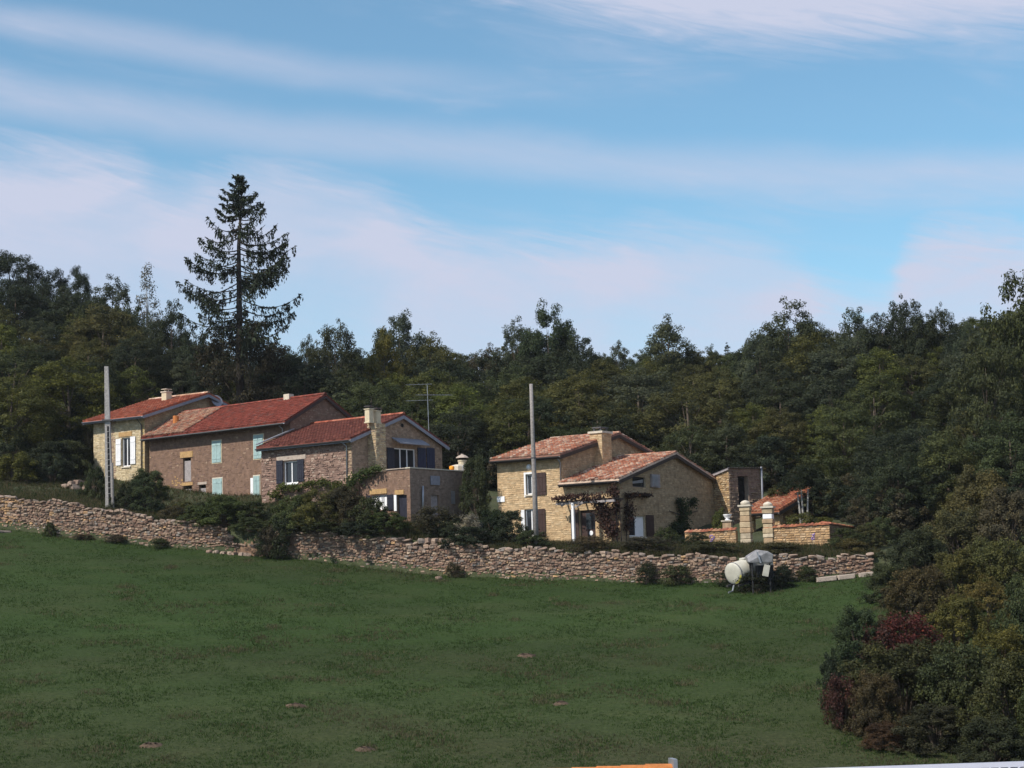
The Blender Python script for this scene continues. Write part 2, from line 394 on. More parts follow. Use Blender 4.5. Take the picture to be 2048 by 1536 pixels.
def bumpy(f, amp):
    def g(x, y):
        return f(x, y) + amp * (math.sin(x * 0.9 + 1.3 * math.sin(y * 0.6)) * math.sin(y * 0.8 + x * 0.21) + 0.6 * math.sin(x * 2.1 + y * 1.7))
    return g
sheet('field', XS, rows_low, bumpy(FIELD, 0.045), 'pasture')
def rows_up(x):
    w = wall_y(x)
    return [w - 0.25] + [w + 0.3 + (150 - w) * (t / 40) for t in range(41)] + [155, 160, 166, 172, 180, 190, 205, 225, 260, 320, 420, 600]
_hb = bumpy(HILL, 0.06)
sheet('hillside', XS, rows_up, lambda x, y: FIELD(x, y) - 0.5 if y < wall_y(x) else _hb(x, y), 'forest_floor')   # first row drops to the field behind the wall

# ------------------------------------------------------------------ masonry
def pick(pal):
    r = random.random() * sum(w for c, w in pal)
    for c, w in pal:
        r -= w
        if r <= 0: break
    k = random.uniform(0.85, 1.15)
    return tuple(x * k for x in c)
class Fac:
    """an upright wall face: s runs along it, z is world height, d is out of the wall"""
    def __init__(s, org, a, n): s.o = Vector((org[0], org[1], 0)); s.a = Vector(a); s.n = Vector(n)
    def P(s, u, z, d=0.0): return s.o + s.a * u + UP * z + s.n * d
    def pix(s, px, py):
        r = ray(px, py); t = s.o.dot(s.n) / r.dot(s.n); q = r * t
        return (q - s.o).dot(s.a), q.z
    def rect(s, x0, y0, x1, y1):
        a = s.pix(x0, (y0 + y1) / 2)[0]; b_ = s.pix(x1, (y0 + y1) / 2)[0]
        c = s.pix((x0 + x1) / 2, y0)[1]; d = s.pix((x0 + x1) / 2, y1)[1]
        return min(a, b_), max(a, b_), min(c, d), max(c, d)
def topz(top, s): return float(np.interp(s, [p[0] for p in top], [p[1] for p in top]))
def stones(mb, fac, width, zb, top, holes, st, palfn=None):
    z = zb
    while z < max(p[1] for p in top):
        h = random.uniform(*st['course']); z1 = z + h
        iv = [(0.0, width)]
        for (a, b_, c, d) in holes:
            if z1 > c + 0.02 and z < d - 0.02:
                nv = []
                for (p, q) in iv:
                    if b_ <= p or a >= q: nv.append((p, q)); continue
                    if a > p: nv.append((p, a))
                    if b_ < q: nv.append((b_, q))
                iv = nv
        for (p, q) in iv:
            s = p
            while s < q - 0.03:
                l = random.uniform(*st['len'])
                e = min(q, s + l)
                if q - e < st['len'][0] * 0.5: e = q
                ze = min(z1, topz(top, s), topz(top, e))
                if ze - z > 0.05 and random.random() > st.get('miss', 0):
                    g = st['gap']; j = st['jit']
                    d = random.uniform(*st['depth']); col = palfn(s, z) if palfn else None
                    col = col or pick(st['pal'])
                    J = lambda: random.uniform(-j, j)
                    back = [(s + g, z + g), (e - g, z + g), (e - g, ze - g), (s + g, ze - g)]
                    i2 = min(0.035, (ze - z) * 0.2)
                    fr = [(s + g + i2 + J(), z + g + i2 + J()), (e - g - i2 + J(), z + g + i2 + J()), (e - g - i2 + J(), ze - g - i2 + J()), (s + g + i2 + J(), ze - g - i2 + J())]
                    vs = [fac.P(u, w, -0.01) for u, w in back] + [fac.P(u, w, d + random.uniform(-0.3, 0.3) * d) for u, w in fr]
                    mb.add(vs, [(4, 5, 6, 7), (0, 1, 5, 4), (1, 2, 6, 5), (2, 3, 7, 6), (3, 0, 4, 7)], col)
                s = e
        z = z1
def wallface(root, fac, width, zb, top, holes, st, name='wall', palfn=None, reveal=0.24, dressed=True):
    """mortar sheet with real openings and reveals, plus a skin of stones"""
    ss = sorted(set([0.0, width] + [h[0] for h in holes] + [h[1] for h in holes] + [p[0] for p in top if 0 < p[0] < width]))
    zs = sorted(set([zb] + [h[2] for h in holes] + [h[3] for h in holes]))
    mb = MB(); mc = st['mortar']
    for a, b_ in zip(ss[:-1], ss[1:]):
        m = (a + b_) / 2
        for i, z0 in enumerate(zs):
            last = i == len(zs) - 1
            za = topz(top, a) if last else zs[i + 1]; zc = topz(top, b_) if last else zs[i + 1]
            if any(h[0] < m < h[1] and h[2] - 1e-4 <= z0 < h[3] - 1e-4 for h in holes): continue
            mb.add([fac.P(a, z0), fac.P(b_, z0), fac.P(b_, zc), fac.P(a, za)], [(0, 1, 2, 3)], mc)
    for (a, b_, c, d) in holes:
        for (p, q) in (((a, c), (b_, c)), ((b_, c), (b_, d)), ((b_, d), (a, d)), ((a, d), (a, c))):
            mb.add([fac.P(*p), fac.P(*q), fac.P(*q, -reveal), fac.P(*p, -reveal)], [(0, 1, 2, 3)], st.get('reveal', mc))
    w = mb.build(name, 'masonry', root)
    if dressed:
        sb = MB(); stones(sb, fac, width, zb, top, holes, st, palfn)
        sb.build('stonework', 'masonry', w, kind='stuff')
    return w
def bar(mb, fac, u0, u1, z0, z1, d0, d1, col=(1, 1, 1)):
    mb.box(fac.P((u0 + u1) / 2, (z0 + z1) / 2, (d0 + d1) / 2), fac.a, UP, fac.n, abs(u1 - u0) / 2, abs(z1 - z0) / 2, abs(d1 - d0) / 2, col)
def slab(root, name, fac, r, d0, d1, mat):
    mb = MB(); bar(mb, fac, r[0], r[1], r[2], r[3], d0, d1); return mb.build(name, mat, root)
def window(root, fac, r, lights=2, mat='white_paint', fw=0.07, sill='pale_stone', inset=0.16, glass='glass', head=None):
    u0, u1, z0, z1 = r; mb = MB(); fd = (-inset - 0.05, -inset + 0.03)
    bar(mb, fac, u0, u0 + fw, z0, z1, *fd); bar(mb, fac, u1 - fw, u1, z0, z1, *fd)
    bar(mb, fac, u0 + fw, u1 - fw, z0, z0 + fw * 1.2, *fd); bar(mb, fac, u0 + fw, u1 - fw, z1 - fw, z1, *fd)
    w = (u1 - u0 - 2 * fw) / lights
    for i in range(1, lights):
        c = u0 + fw + w * i; bar(mb, fac, c - fw * 0.6, c + fw * 0.6, z0 + fw * 1.2, z1 - fw, fd[0] + 0.004, fd[1] - 0.004)
    o = mb.build('window', mat, root)
    for i in range(lights):
        a = u0 + fw + w * i + 0.02; pb = MB(); bar(pb, fac, a, a + w - 0.04, z0 + fw, z1 - fw * 0.8, -inset - 0.02, -inset - 0.012); pb.build('pane', glass, o)
    if sill:
        sb = MB(); bar(sb, fac, u0 - 0.05, u1 + 0.05, z0 - 0.10, z0 - 0.003, -0.2, 0.09); sb.build('sill', sill, o)
    return o
def shutter(parent, fac, r, mat, d=0.055, boards=3):
    u0, u1, z0, z1 = r; mb = MB(); w = (u1 - u0) / boards
    for i in range(boards):
        bar(mb, fac, u0 + w * i + 0.006, u0 + w * (i + 1) - 0.006, z0, z1, d, d + 0.035)
    for t in (0.18, 0.82):
        z = z0 + (z1 - z0) * t; bar(mb, fac, u0 + 0.02, u1 - 0.02, z - 0.05, z + 0.05, d + 0.03, d + 0.055)
    return mb.build('shutter', mat, parent)
def lintel(root, fac, r, mat, d=0.05): return slab(root, 'lintel', fac, r, -0.2, d, mat)

# ------------------------------------------------------------------ roofs
def tiles(mb, A, S, Nn, width, length, pitch, course, pal, canal=True, palfn=None):
    """A: lower corner; S: unit up the slope; width runs along W (given in S.cross(Nn))"""
    W = Nn.cross(S).normalized()
    nc = max(1, int(width / pitch)); nr = max(1, int(length / course)); pitch = width / nc; course = length / nr
    for i in range(nc):
        off = random.uniform(-0.03, 0.03)
        for k in range(nr):
            col = (palfn(i / nc, k / nr) if palfn else None) or pick(pal)
            p = A + W * (pitch * (i + 0.5)) + S * (course * k + (off if k else random.uniform(-0.05, 0.02)))
            q = p + S * (course * 1.12)
            if canal:
                r0 = pitch * 0.44; r1 = r0 * 0.84; vs = []
                jz = random.uniform(-0.012, 0.02); sk = W * random.uniform(-0.02, 0.02)
                for (c, r, lift) in ((p + sk, r0, 0.045 + jz), (q, r1, 0.0)):
                    for t in range(6):
                        w = math.pi * t / 5
                        vs.append(c + W * (r * math.cos(w)) + Nn * (r * 0.95 * math.sin(w) + lift))
                fs = [(t, t + 1, t + 7, t + 6) for t in range(5)] + [(5, 4, 3, 2, 1, 0)]
                mb.add(vs, fs, col)
            else:
                h = pitch / 2 - 0.006; lift = 0.05 + random.uniform(0, 0.008)
                vs = [p - W * h + Nn * lift, p + W * h + Nn * lift, q + W * h + Nn * 0.012, q - W * h + Nn * 0.012, p - W * h, p + W * h,
                      p + W * (h - 0.07) + Nn * lift, p + W * (h - 0.035) + Nn * (lift + 0.03), q + W * (h - 0.035) + Nn * 0.04]
                mb.add(vs, [(0, 1, 2, 3), (4, 5, 1, 0), (6, 7, 8), (7, 1, 2, 8)], col)
def roof(root, O, U, V, L, W, zE, zR, ove, og0, og1, kind, pal, ridge_pal=None, edge='dark_wood', palfn=None, zEb=None, gut='gutter_dark', vr=None):
    """gabled roof: front eave over v=0, ridge at v=vr, gables at u=0 and u=L"""
    O = Vector((O[0], O[1], 0)); vr = W / 2 if vr is None else vr; zEb = zE if zEb is None else zEb
    s1 = (zR - zE) / vr; s2 = (zR - zEb) / (W - vr); th = 0.10
    L3 = lambda u, v, z: O + U * u + V * v + UP * z
    prof = [(-ove, zE - ove * s1), (vr, zR), (W + ove, zEb - ove * s2)]
    mb = MB(); vs = []
    for u in (-og0, L + og1):
        for v, z in prof: vs.append(L3(u, v, z + 0.02))
        for v, z in prof: vs.append(L3(u, v, z + 0.02 + th))
    fs = [(0, 1, 7, 6), (1, 2, 8, 7), (3, 4, 10, 9), (4, 5, 11, 10), (0, 3, 4, 1), (1, 4, 5, 2), (6, 7, 10, 9), (7, 8, 11, 10), (0, 6, 9, 3), (2, 5, 11, 8)]
    mb.add(vs, fs, pick(pal)); r = mb.build('roof', 'roof_tile', root)
    for (v0, z0, v1, z1, front) in ((prof[0][0], prof[0][1], prof[1][0], prof[1][1], True), (prof[2][0], prof[2][1], prof[1][0], prof[1][1], False)):
        a = L3(0, v0, z0); b_ = L3(0, v1, z1); S = (b_ - a).normalized(); ln = (b_ - a).length
        Nn = U.cross(S).normalized();
        if Nn.z < 0: Nn = -Nn
        Wd = Nn.cross(S).normalized()
        start = L3(-og0 if Wd.dot(U) > 0 else L + og1, v0, z0 + 0.02 + th) + Nn * 0.005
        tb = MB()
        if kind == 'canal': tiles(tb, start, S, Nn, L + og0 + og1, ln, 0.22, 0.34, pal, True, palfn)
        elif front or kind == 'flat': tiles(tb, start, S, Nn, L + og0 + og1, ln, 0.27, 0.33, pal, False, palfn)
        tb.build('roof_tiles', 'roof_tile', r, kind='stuff', smooth=False)
    rb = MB(); n = int((L + og0 + og1) / 0.36)      # ridge tiles, one by one
    for i in range(n):
        u = -og0 + (i + 0.5) * (L + og0 + og1) / n; l = (L + og0 + og1) / n * 0.55
        c0 = L3(u - l, vr, zR + th + 0.02); c1 = L3(u + l, vr, zR + th + 0.02); vs = []
        for c, rr in ((c0, 0.155), (c1, 0.14)):
            for t in range(6):
                w = math.pi * t / 5; vs.append(c + V * (rr * math.cos(w)) + UP * (rr * 0.8 * math.sin(w) + 0.02))
        rb.add(vs, [(t, t + 1, t + 7, t + 6) for t in range(5)] + [(0, 1, 2, 3, 4, 5), (11, 10, 9, 8, 7, 6)], pick(ridge_pal or pal))
    rb.build('ridge_tiles', 'roof_tile', r, kind='stuff')
    for u in ((-og0,), (L + og1,)):                  # verge boards under the tiles on both gables
        for (v0, z0, v1, z1) in ((prof[0][0], prof[0][1], vr, zR), (prof[2][0], prof[2][1], vr, zR)):
            a = L3(u[0], v0, z0 - 0.09); b_ = L3(u[0], v1, z1 - 0.09); S = (b_ - a).normalized()
            vb = MB(); vb.box((a + b_) / 2, S, U, S.cross(U), (b_ - a).length / 2, 0.025, 0.105); vb.build('verge_board', edge, r)
    so = MB()                                        # dark soffit sheet under the front overhang, added to deepen the eaves shade
    so.add([L3(-og0 + 0.03, -ove + 0.045, zE - (ove - 0.045) * s1 + 0.012), L3(L + og1 - 0.03, -ove + 0.045, zE - (ove - 0.045) * s1 + 0.012), L3(L + og1 - 0.03, -0.03, zE - 0.03 * s1 + 0.012), L3(-og0 + 0.03, -0.03, zE - 0.03 * s1 + 0.012)], [(0, 1, 2, 3)])
    so.build('soffit', 'dark_wood', r)
    g = MB(); ge = L3(0, prof[0][0] - 0.02, prof[0][1] - 0.03)
    vs = []; fs = []
    for u in (-og0 + 0.02, L + og1 - 0.02):
        for t in range(7):
            w = math.pi * t / 6; vs.append(ge + U * u + V * (-0.07 + 0.075 * math.cos(w)) - UP * (0.075 * math.sin(w) - 0.02))
    fs = [(t, t + 1, t + 8, t + 7) for t in range(6)]
    g.add(vs, fs); g.build('gutter', gut, r)
    f = MB(); f.box(L3((L + og1 - og0) / 2, -ove + 0.03, prof[0][1] - 0.08), U, V, UP, (L + og0 + og1) / 2 - 0.03, 0.012, 0.08); f.build('eaves_board', edge, r)
    return r
def downpipe(root, pts, mat='zinc', r=0.045):
    mb = MB(); mb.tube(pts, r, 8); return mb.build('downpipe', mat, root, smooth=True)
def frame_uv(deg):
    t = R(deg); return Vector((-math.cos(t), math.sin(t), 0)), Vector((math.sin(t), math.cos(t), 0))
def stone_box(root, name, c, x, y, hx, hy, z0, z1, st, faces=('-x', '-y', '+x', '+y')):
    """a stone faced shaft (chimney, pier): core box + stones on its faces"""
    x = Vector(x); y = Vector(y); c = Vector((c[0], c[1], 0)); mb = MB()
    mb.box(c + UP * ((z0 + z1) / 2), x, y, UP, hx, hy, (z1 - z0) / 2, st['mortar'])
    o = mb.build(name, 'masonry', root)
    sb = MB()
    for f in faces:
        ax, sg = f[1], (-1 if f[0] == '-' else 1)
        n = (x if ax == 'x' else y) * sg; a = y if ax == 'x' else x; hw = hy if ax == 'x' else hx; hd = hx if ax == 'x' else hy
        fc = Fac(c + n * hd - a * hw, a, n); stones(sb, fc, 2 * hw, z0, [(0, z1), (2 * hw, z1)], [], st)
    sb.build('stonework', 'masonry', o, kind='stuff')
    return o

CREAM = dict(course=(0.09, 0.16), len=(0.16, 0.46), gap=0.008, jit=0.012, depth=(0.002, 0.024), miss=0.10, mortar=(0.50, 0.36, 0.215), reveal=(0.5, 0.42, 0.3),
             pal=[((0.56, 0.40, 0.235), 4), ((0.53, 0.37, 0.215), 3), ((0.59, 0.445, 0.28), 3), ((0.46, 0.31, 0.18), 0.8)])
CREAM_G = dict(CREAM, pal=[((0.42, 0.31, 0.19), 4), ((0.38, 0.27, 0.16), 3), ((0.46, 0.35, 0.22), 2)], mortar=(0.36, 0.27, 0.17), depth=(0.004, 0.02))  # darker copy of the cream stone, gable shade put into the colour
RUBBLE = dict(course=(0.10, 0.19), len=(0.14, 0.40), gap=0.012, jit=0.03, depth=(0.0, 0.06), miss=0.08, mortar=(0.25, 0.165, 0.13), reveal=(0.36, 0.28, 0.22),
              pal=[((0.28, 0.18, 0.145), 4), ((0.33, 0.225, 0.18), 3), ((0.22, 0.145, 0.12), 3), ((0.42, 0.32, 0.26), 1.2)])
BARN = dict(course=(0.10, 0.18), len=(0.12, 0.36), gap=0.016, jit=0.03, depth=(-0.004, 0.022), mortar=(0.215, 0.135, 0.098), reveal=(0.3, 0.21, 0.15), miss=0.45,
            pal=[((0.20, 0.125, 0.094), 4), ((0.17, 0.108, 0.090), 3), ((0.235, 0.15, 0.105), 3), ((0.34, 0.24, 0.17), 0.4)])
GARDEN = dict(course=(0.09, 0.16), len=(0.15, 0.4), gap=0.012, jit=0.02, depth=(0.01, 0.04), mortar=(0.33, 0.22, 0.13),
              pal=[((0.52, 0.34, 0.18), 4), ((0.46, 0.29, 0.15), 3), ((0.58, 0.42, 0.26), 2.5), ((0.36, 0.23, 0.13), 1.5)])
RED = [((0.230, 0.055, 0.038), 5), ((0.195, 0.048, 0.034), 3), ((0.26, 0.070, 0.047), 2), ((0.19, 0.07, 0.055), 0.8)]
REDO = [((0.36, 0.105, 0.062), 5), ((0.31, 0.085, 0.052), 3), ((0.40, 0.15, 0.095), 2), ((0.27, 0.10, 0.075), 0.8)]
DRED = [((0.175, 0.058, 0.044), 5), ((0.15, 0.05, 0.040), 3), ((0.21, 0.075, 0.055), 2)]
CANAL = [((0.40, 0.18, 0.115), 4), ((0.36, 0.14, 0.085), 3), ((0.50, 0.29, 0.20), 3), ((0.58, 0.43, 0.33), 2.2), ((0.30, 0.16, 0.12), 1.2)]
OLDT = [((0.33, 0.18, 0.12), 4), ((0.40, 0.25, 0.17), 3), ((0.26, 0.15, 0.11), 2), ((0.36, 0.13, 0.08), 2)]

# ================================================================== right house (two levels, canal tiles)
UE, VE = frame_uv(34)
OE = at(1243, 1088, 112.5)
fE = Fac(OE, UE, -VE); gE = Fac(OE, VE, -UE)
LE = fE.pix(994, 930)[0]; L2 = fE.pix(1124, 960)[0]
WE = gE.pix(1446, 975)[0]
zb = OE.z - 1.6
zE2 = fE.pix(1230, 962)[1] + 0.10; zR2 = gE.pix(1346, 908)[1] - 0.05
zE1 = fE.pix(1060, 920)[1] + 0.18
gE1 = Fac(OE + UE * L2, VE, -UE); zR1 = gE1.pix(1226, 868)[1] - 0.05
h = thing('stone_house', OE, 'two-level cream stone house with pale canal-tiled roofs in the centre right', 'house')
w_up = fE.rect(1052, 948, 1072, 989); w_lo = fE.rect(1050, 1018, 1074, 1072); d_f = fE.rect(1160, 1020, 1191, 1092)
front_top = [(0, zE2), (L2 - 0.001, zE2), (L2, zE1), (LE, zE1)]
holes = [w_up, w_lo, d_f]
wallface(h, Fac(OE, UE, -VE), L2, zb, [(0, zE2), (L2, zE2)], [d_f], CREAM)
fE1 = Fac(OE + UE * L2, UE, -VE); sh = lambda r: (r[0] - L2, r[1] - L2, r[2], r[3])
def pal_e1(s, z):
    return None
wallface(h, fE1, LE - L2, zb, [(0, zE1), (LE - L2, zE1)], [sh(w_up), sh(w_lo)], CREAM, palfn=pal_e1)
g_w = gE.rect(1258, 1032, 1290, 1073); g_s = gE.rect(1265, 954, 1291, 974)
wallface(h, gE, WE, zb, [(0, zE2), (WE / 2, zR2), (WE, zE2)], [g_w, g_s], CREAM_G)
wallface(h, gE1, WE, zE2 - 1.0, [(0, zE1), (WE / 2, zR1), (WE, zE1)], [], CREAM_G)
fb = Fac(OE + VE * WE, UE, VE); wallface(h, fb, LE, zb, [(0, zE2), (L2, zE2), (L2 + 0.001, zE1), (LE, zE1)], [], CREAM, dressed=False)
gb = Fac(OE + UE * LE, VE, UE); wallface(h, gb, WE, zb, [(0, zE1), (WE / 2, zR1), (WE, zE1)], [], CREAM)
roof(h, OE, UE, VE, L2 - 0.05, WE, zE2, zR2, 0.50, 0.28, 0.0, 'canal', CANAL)
roof(h, OE + UE * L2, UE, VE, LE - L2, WE, zE1, zR1, 0.52, 0.25, 0.22, 'canal', CANAL)
w = window(h, fE, w_up, 2); shutter(w, fE, fE.rect(1073, 945, 1093, 990), 'brown_paint')
mb = MB(); a = w_up
for (u0, u1, z0, z1) in ((a[1], a[1] + 0.13, a[2] - 0.15, a[3] + 0.12), (a[0], a[1], a[3], a[3] + 0.12)): bar(mb, fE, u0, u1, z0, z1, 0.0, 0.045)
mb.build('window_surround', 'white_paint', w)
w = window(h, fE, w_lo, 2); shutter(w, fE, fE.rect(1075, 1018, 1092, 1072), 'brown_paint')
sh1 = fE.rect(1043, 1020, 1050, 1070); mb = MB(); bar(mb, fE, *sh1[:2], *sh1[2:], 0.0, 0.05); mb.build('window_surround', 'white_paint', w)
mb = MB(); mb.lathe(fE.P(*fE.pix(1058, 934), 0.0), [(0.19, -0.02), (0.19, 0.03), (0.12, 0.12), (0.02, 0.15)], 14, -VE); mb.build('vent_cover', 'white_paint', h, smooth=True)
slab(h, 'white_plaque', fE, fE.rect(995, 993, 1010, 1004), 0.03, 0.06, 'pure_white')
mb = MB(); bar(mb, fE, d_f[0], d_f[1], d_f[2], d_f[3], -0.22, -0.16); dr = mb.build('door', 'brown_paint', h)
slab(dr, 'pane', fE, fE.rect(1170, 1026, 1187, 1058), -0.158, -0.15, 'glass')
mb = MB(); mb.lathe(fE.P(*fE.pix(1180, 1066), -0.15), [(0.15, 0), (0.15, 0.02), (0.1, 0.03)], 12, -VE); mb.build('door_plate', 'pure_white', dr)
shutter(dr, fE, fE.rect(1143, 1019, 1159, 1088), 'brown_paint')
w = window(h, gE, g_w, 1, 'white_paint', 0.06); shutter(w, gE, gE.rect(1291, 1030, 1306, 1073), 'brown_paint')
slab(w, 'curtain', gE, gE.rect(1273, 1034, 1289, 1071), -0.14, -0.12, 'pure_white')
w = window(h, gE, g_s, 1, 'navy_paint', 0.05, sill=None); mb = MB(); q = gE.rect(1267, 961, 1289, 968)
mb.add([gE.P(q[0], q[2], -0.13), gE.P(q[1], q[2] + 0.12, -0.13), gE.P(q[1], q[3] + 0.1, -0.125), gE.P(q[0], q[3] - 0.08, -0.125)], [(0, 1, 2, 3)]); mb.build('pane_reflection', 'zinc', w)  # slanted strip painting a bright reflection on the pane
vb = gE.rect(1300, 949, 1316, 975); mb = MB(); bar(mb, gE, vb[0], vb[1], vb[2], vb[3], 0.02, 0.16); vbo = mb.build('vent_box', 'grey_wood', h)
mb = MB(); bar(mb, gE, vb[0] + 0.05, vb[1] - 0.3, vb[2] + 0.08, vb[3] - 0.08, 0.16, 0.19); mb.build('slat', 'zinc', vbo)
# chimney on the gable of the higher part
c0 = gE1.pix(1190, 925)[0]; c1 = gE1.pix(1209, 925)[0]
cc = gE1.P((c0 + c1) / 2, 0, 0.12); ztop = gE1.pix(1200, 868)[1]
ch = stone_box(h, 'chimney', cc, UE, VE, 0.47, (c1 - c0) / 2, zE2 + 0.6, ztop, dict(CREAM, pal=CREAM['pal']))
mb = MB(); mb.box(Vector((cc.x, cc.y, ztop + 0.06)), UE, VE, UP, 0.56, (c1 - c0) / 2 + 0.09, 0.07); mb.build('chimney_crown', 'pale_stone', ch)
mb = MB()
for su in (-1, 1):
    for sv2 in (-1, 1): mb.box(Vector((cc.x, cc.y, ztop + 0.24)) + UE * 0.25 * su + VE * 0.35 * sv2, UE, VE, UP, 0.05, 0.05, 0.12)
mb.box(Vector((cc.x, cc.y, ztop + 0.385)), UE, VE, UP, 0.36, 0.48, 0.035); mb.build('chimney_cowl', 'gutter_dark', ch)
downpipe(h, [fE.P(L2 + 0.05, zE1 - 0.2, 0.45), fE.P(L2 + 0.05, zE1 - 0.5, 0.08), fE.P(L2 + 0.05, zE2 + 0.1, 0.08)])
downpipe(h, [fE.P(0.35, zE2 - 0.2, 0.45), fE.P(0.25, zE2 - 0.5, 0.10), fE.P(0.25, zb + 1, 0.10)], 'gutter_dark')
downpipe(h, [gE.P(WE + 0.30, zE2 - 0.30, 0.1), gE.P(WE - 0.05, zE2 - 0.75, 0.1), gE.P(WE - 0.05, zE2 - 1.9, 0.1)], 'white_paint')

# ================================================================== left row: cottage, barn, cream house
UL, VL = frame_uv(37)
OC = at(706, 1030, 118)
fC = Fac(OC, UL, -VL); gC = Fac(OC, VL, -UL)
LC = fC.pix(523, 930)[0]; WC = gC.pix(884, 900)[0]
zbC = OC.z - 1.5
zEC = fC.pix(640, 886)[1] + 0.12; zRC = gC.pix(801, 832)[1]
vrC = gC.pix(801, 832)[0]
hc = thing('stone_cottage', OC, 'low rubble-stone cottage with dark red roof and twin cream chimney pots', 'house')
wC = fC.rect(567, 922, 596, 967)
gw = gC.rect(788, 897, 832, 942)
def pal_c(s, z):
    if s < 0.35: return pick([((0.46, 0.34, 0.22), 1), ((0.40, 0.29, 0.19), 1)])
wallface(hc, fC, LC, zbC, [(0, zEC), (LC, zEC)], [wC], RUBBLE, palfn=pal_c)
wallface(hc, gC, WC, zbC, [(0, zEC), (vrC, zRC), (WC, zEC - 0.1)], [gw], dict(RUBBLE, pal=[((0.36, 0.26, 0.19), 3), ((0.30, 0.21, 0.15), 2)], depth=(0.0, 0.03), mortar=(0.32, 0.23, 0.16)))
wallface(hc, Fac(OC + UL * LC, VL, UL), WC, zbC, [(0, zEC), (vrC, zRC), (WC, zEC)], [], RUBBLE)
wallface(hc, Fac(OC + VL * WC, UL, VL), LC, zbC, [(0, zEC), (LC, zEC)], [], RUBBLE, dressed=False)
roof(hc, OC, UL, VL, LC, WC, zEC, zRC, 0.45, 0.30, 0.05, 'flat', DRED, REDO, edge='grey_fascia', vr=vrC)
mb = MB(); a = hc
fl = fC.P(LC + 0.02, 0, 0)
for i in range(1):
    p0 = fC.P(LC - 0.02, zEC - 0.05, 0.45); s1 = (zRC - zEC) / vrC; p1 = p0 - Vector((0, 0, 0)) + VL * 3.6 + UP * (3.6 * s1)
    S = (p1 - p0).normalized(); mb.box((p0 + p1) / 2 + UP * 0.22, S, UL, S.cross(UL), (p1 - p0).length / 2, 0.10, 0.03)
mb.build('flashing', 'zinc', hc)
w = window(hc, fC, wC, 2, sill='pure_white')
shutter(w, fC, fC.rect(554, 921, 567, 967), 'navy_paint'); shutter(w, fC, fC.rect(596, 919, 609, 963), 'navy_paint')
lintel(w, fC, fC.rect(554, 911, 612, 920), 'grey_lintel')
w = window(hc, gC, gw, 3, sill=None)
shutter(w, gC, gC.rect(773, 896, 787, 942), 'navy_paint'); shutter(w, gC, gC.rect(834, 896, 850, 938), 'blue_paint'); shutter(w, gC, gC.rect(852, 896, 868, 937), 'blue_paint')
q = gC.rect(783, 877, 843, 892); mb = MB()
mb.add([gC.P(q[0], q[3], 0.02), gC.P(q[1], q[3], 0.02), gC.P(q[1], q[2] + 0.12, 0.75), gC.P(q[0], q[2] + 0.12, 0.75), gC.P(q[0], q[3] - 0.06, 0.02), gC.P(q[1], q[3] - 0.06, 0.02), gC.P(q[1], q[2] + 0.04, 0.75), gC.P(q[0], q[2] + 0.04, 0.75)],
       [(0, 1, 2, 3), (4, 7, 6, 5), (3, 2, 6, 7), (0, 3, 7, 4), (1, 5, 6, 2)]); mb.build('awning', 'grey_fascia', w)
mb = MB(); mb.lathe(gC.P(*gC.pix(804, 851), 0.02), [(0.13, -0.02), (0.13, 0.03)], 12, -UL); mb.build('vent', 'black_hole', hc)
downpipe(hc, [fC.P(0.55, zEC - 0.22, 0.45), fC.P(0.4, zEC - 0.5, 0.09), fC.P(0.4, zbC + 1, 0.09)])
# chimney breast in front of the gable
u_out = 0.68; fCh = Fac(OC - UL * u_out, VL, -UL)
v0 = fCh.pix(751, 890)[0]; v1 = fCh.pix(771, 890)[0]; zt = fCh.pix(752, 846)[1]
cc = OC - UL * (u_out / 2) + VL * ((v0 + v1) / 2)
ch = stone_box(hc, 'chimney', cc, UL, VL, u_out / 2 + 0.02, (v1 - v0) / 2, zbC, zt, dict(CREAM, pal=[((0.50, 0.41, 0.27), 3), ((0.40, 0.31, 0.22), 2), ((0.33, 0.26, 0.2), 1)], depth=(0.01, 0.05)))
for px, ytop in ((741, 818), (756, 822)):
    v = fCh.pix(px + 5, 840)[0]; z2 = fCh.pix(px, ytop)[1]
    c = OC - UL * (u_out / 2) + VL * v
    mb = MB(); mb.box(Vector((c.x, c.y, (zt + z2) / 2)), UL, VL, UP, 0.20, 0.20, (z2 - zt) / 2); mb.box(Vector((c.x, c.y, z2 + 0.03)), UL, VL, UP, 0.25, 0.25, 0.03)
    mb.box(Vector((c.x, c.y, zt + 0.04)), UL, VL, UP, 0.24, 0.24, 0.04)
    po = mb.build('chimney_pot', 'cream_render', ch)
    mb = MB(); mb.box(Vector((c.x, c.y, z2 + 0.22)), UL, VL, UP, 0.24, 0.24, 0.018)
    for a in (-1, 1): mb.box(Vector((c.x, c.y, z2 + 0.13)) + UL * 0.16 * a, UL, VL, UP, 0.02, 0.02, 0.08)
    mb.build('chimney_cowl', 'gutter_dark', po)

# terrace block under the cottage gable
OT = at(822, 1055, 114.6)
fT = Fac(OT, UL, -VL); gT = Fac(OT, VL, -UL)
dT = (OC - OT).dot(-VL)           # how far the terrace stands in front of the cottage
LT = fT.pix(718, 1000)[0]; WT_ = gT.pix(962, 990)[0]
zT = gT.pix(860, 939)[1]; zbT = OT.z - 1.5
ht = thing('terrace_block', OT, 'stone terrace block with pale coping in front of the cottage gable', 'terrace')
tw = fT.rect(742, 990, 775, 1020); td = fT.rect(794, 990, 814, 1040)
def pal_t(s, z):
    return pick([((0.24, 0.15, 0.105), 3), ((0.28, 0.185, 0.13), 2), ((0.20, 0.13, 0.10), 2), ((0.38, 0.28, 0.19), 0.6)])
wallface(ht, fT, LT, zbT, [(0, zT), (LT, zT - 0.1)], [tw, td], BARN, palfn=pal_t)
tdoor = gT.rect(862, 990, 879, 1030)
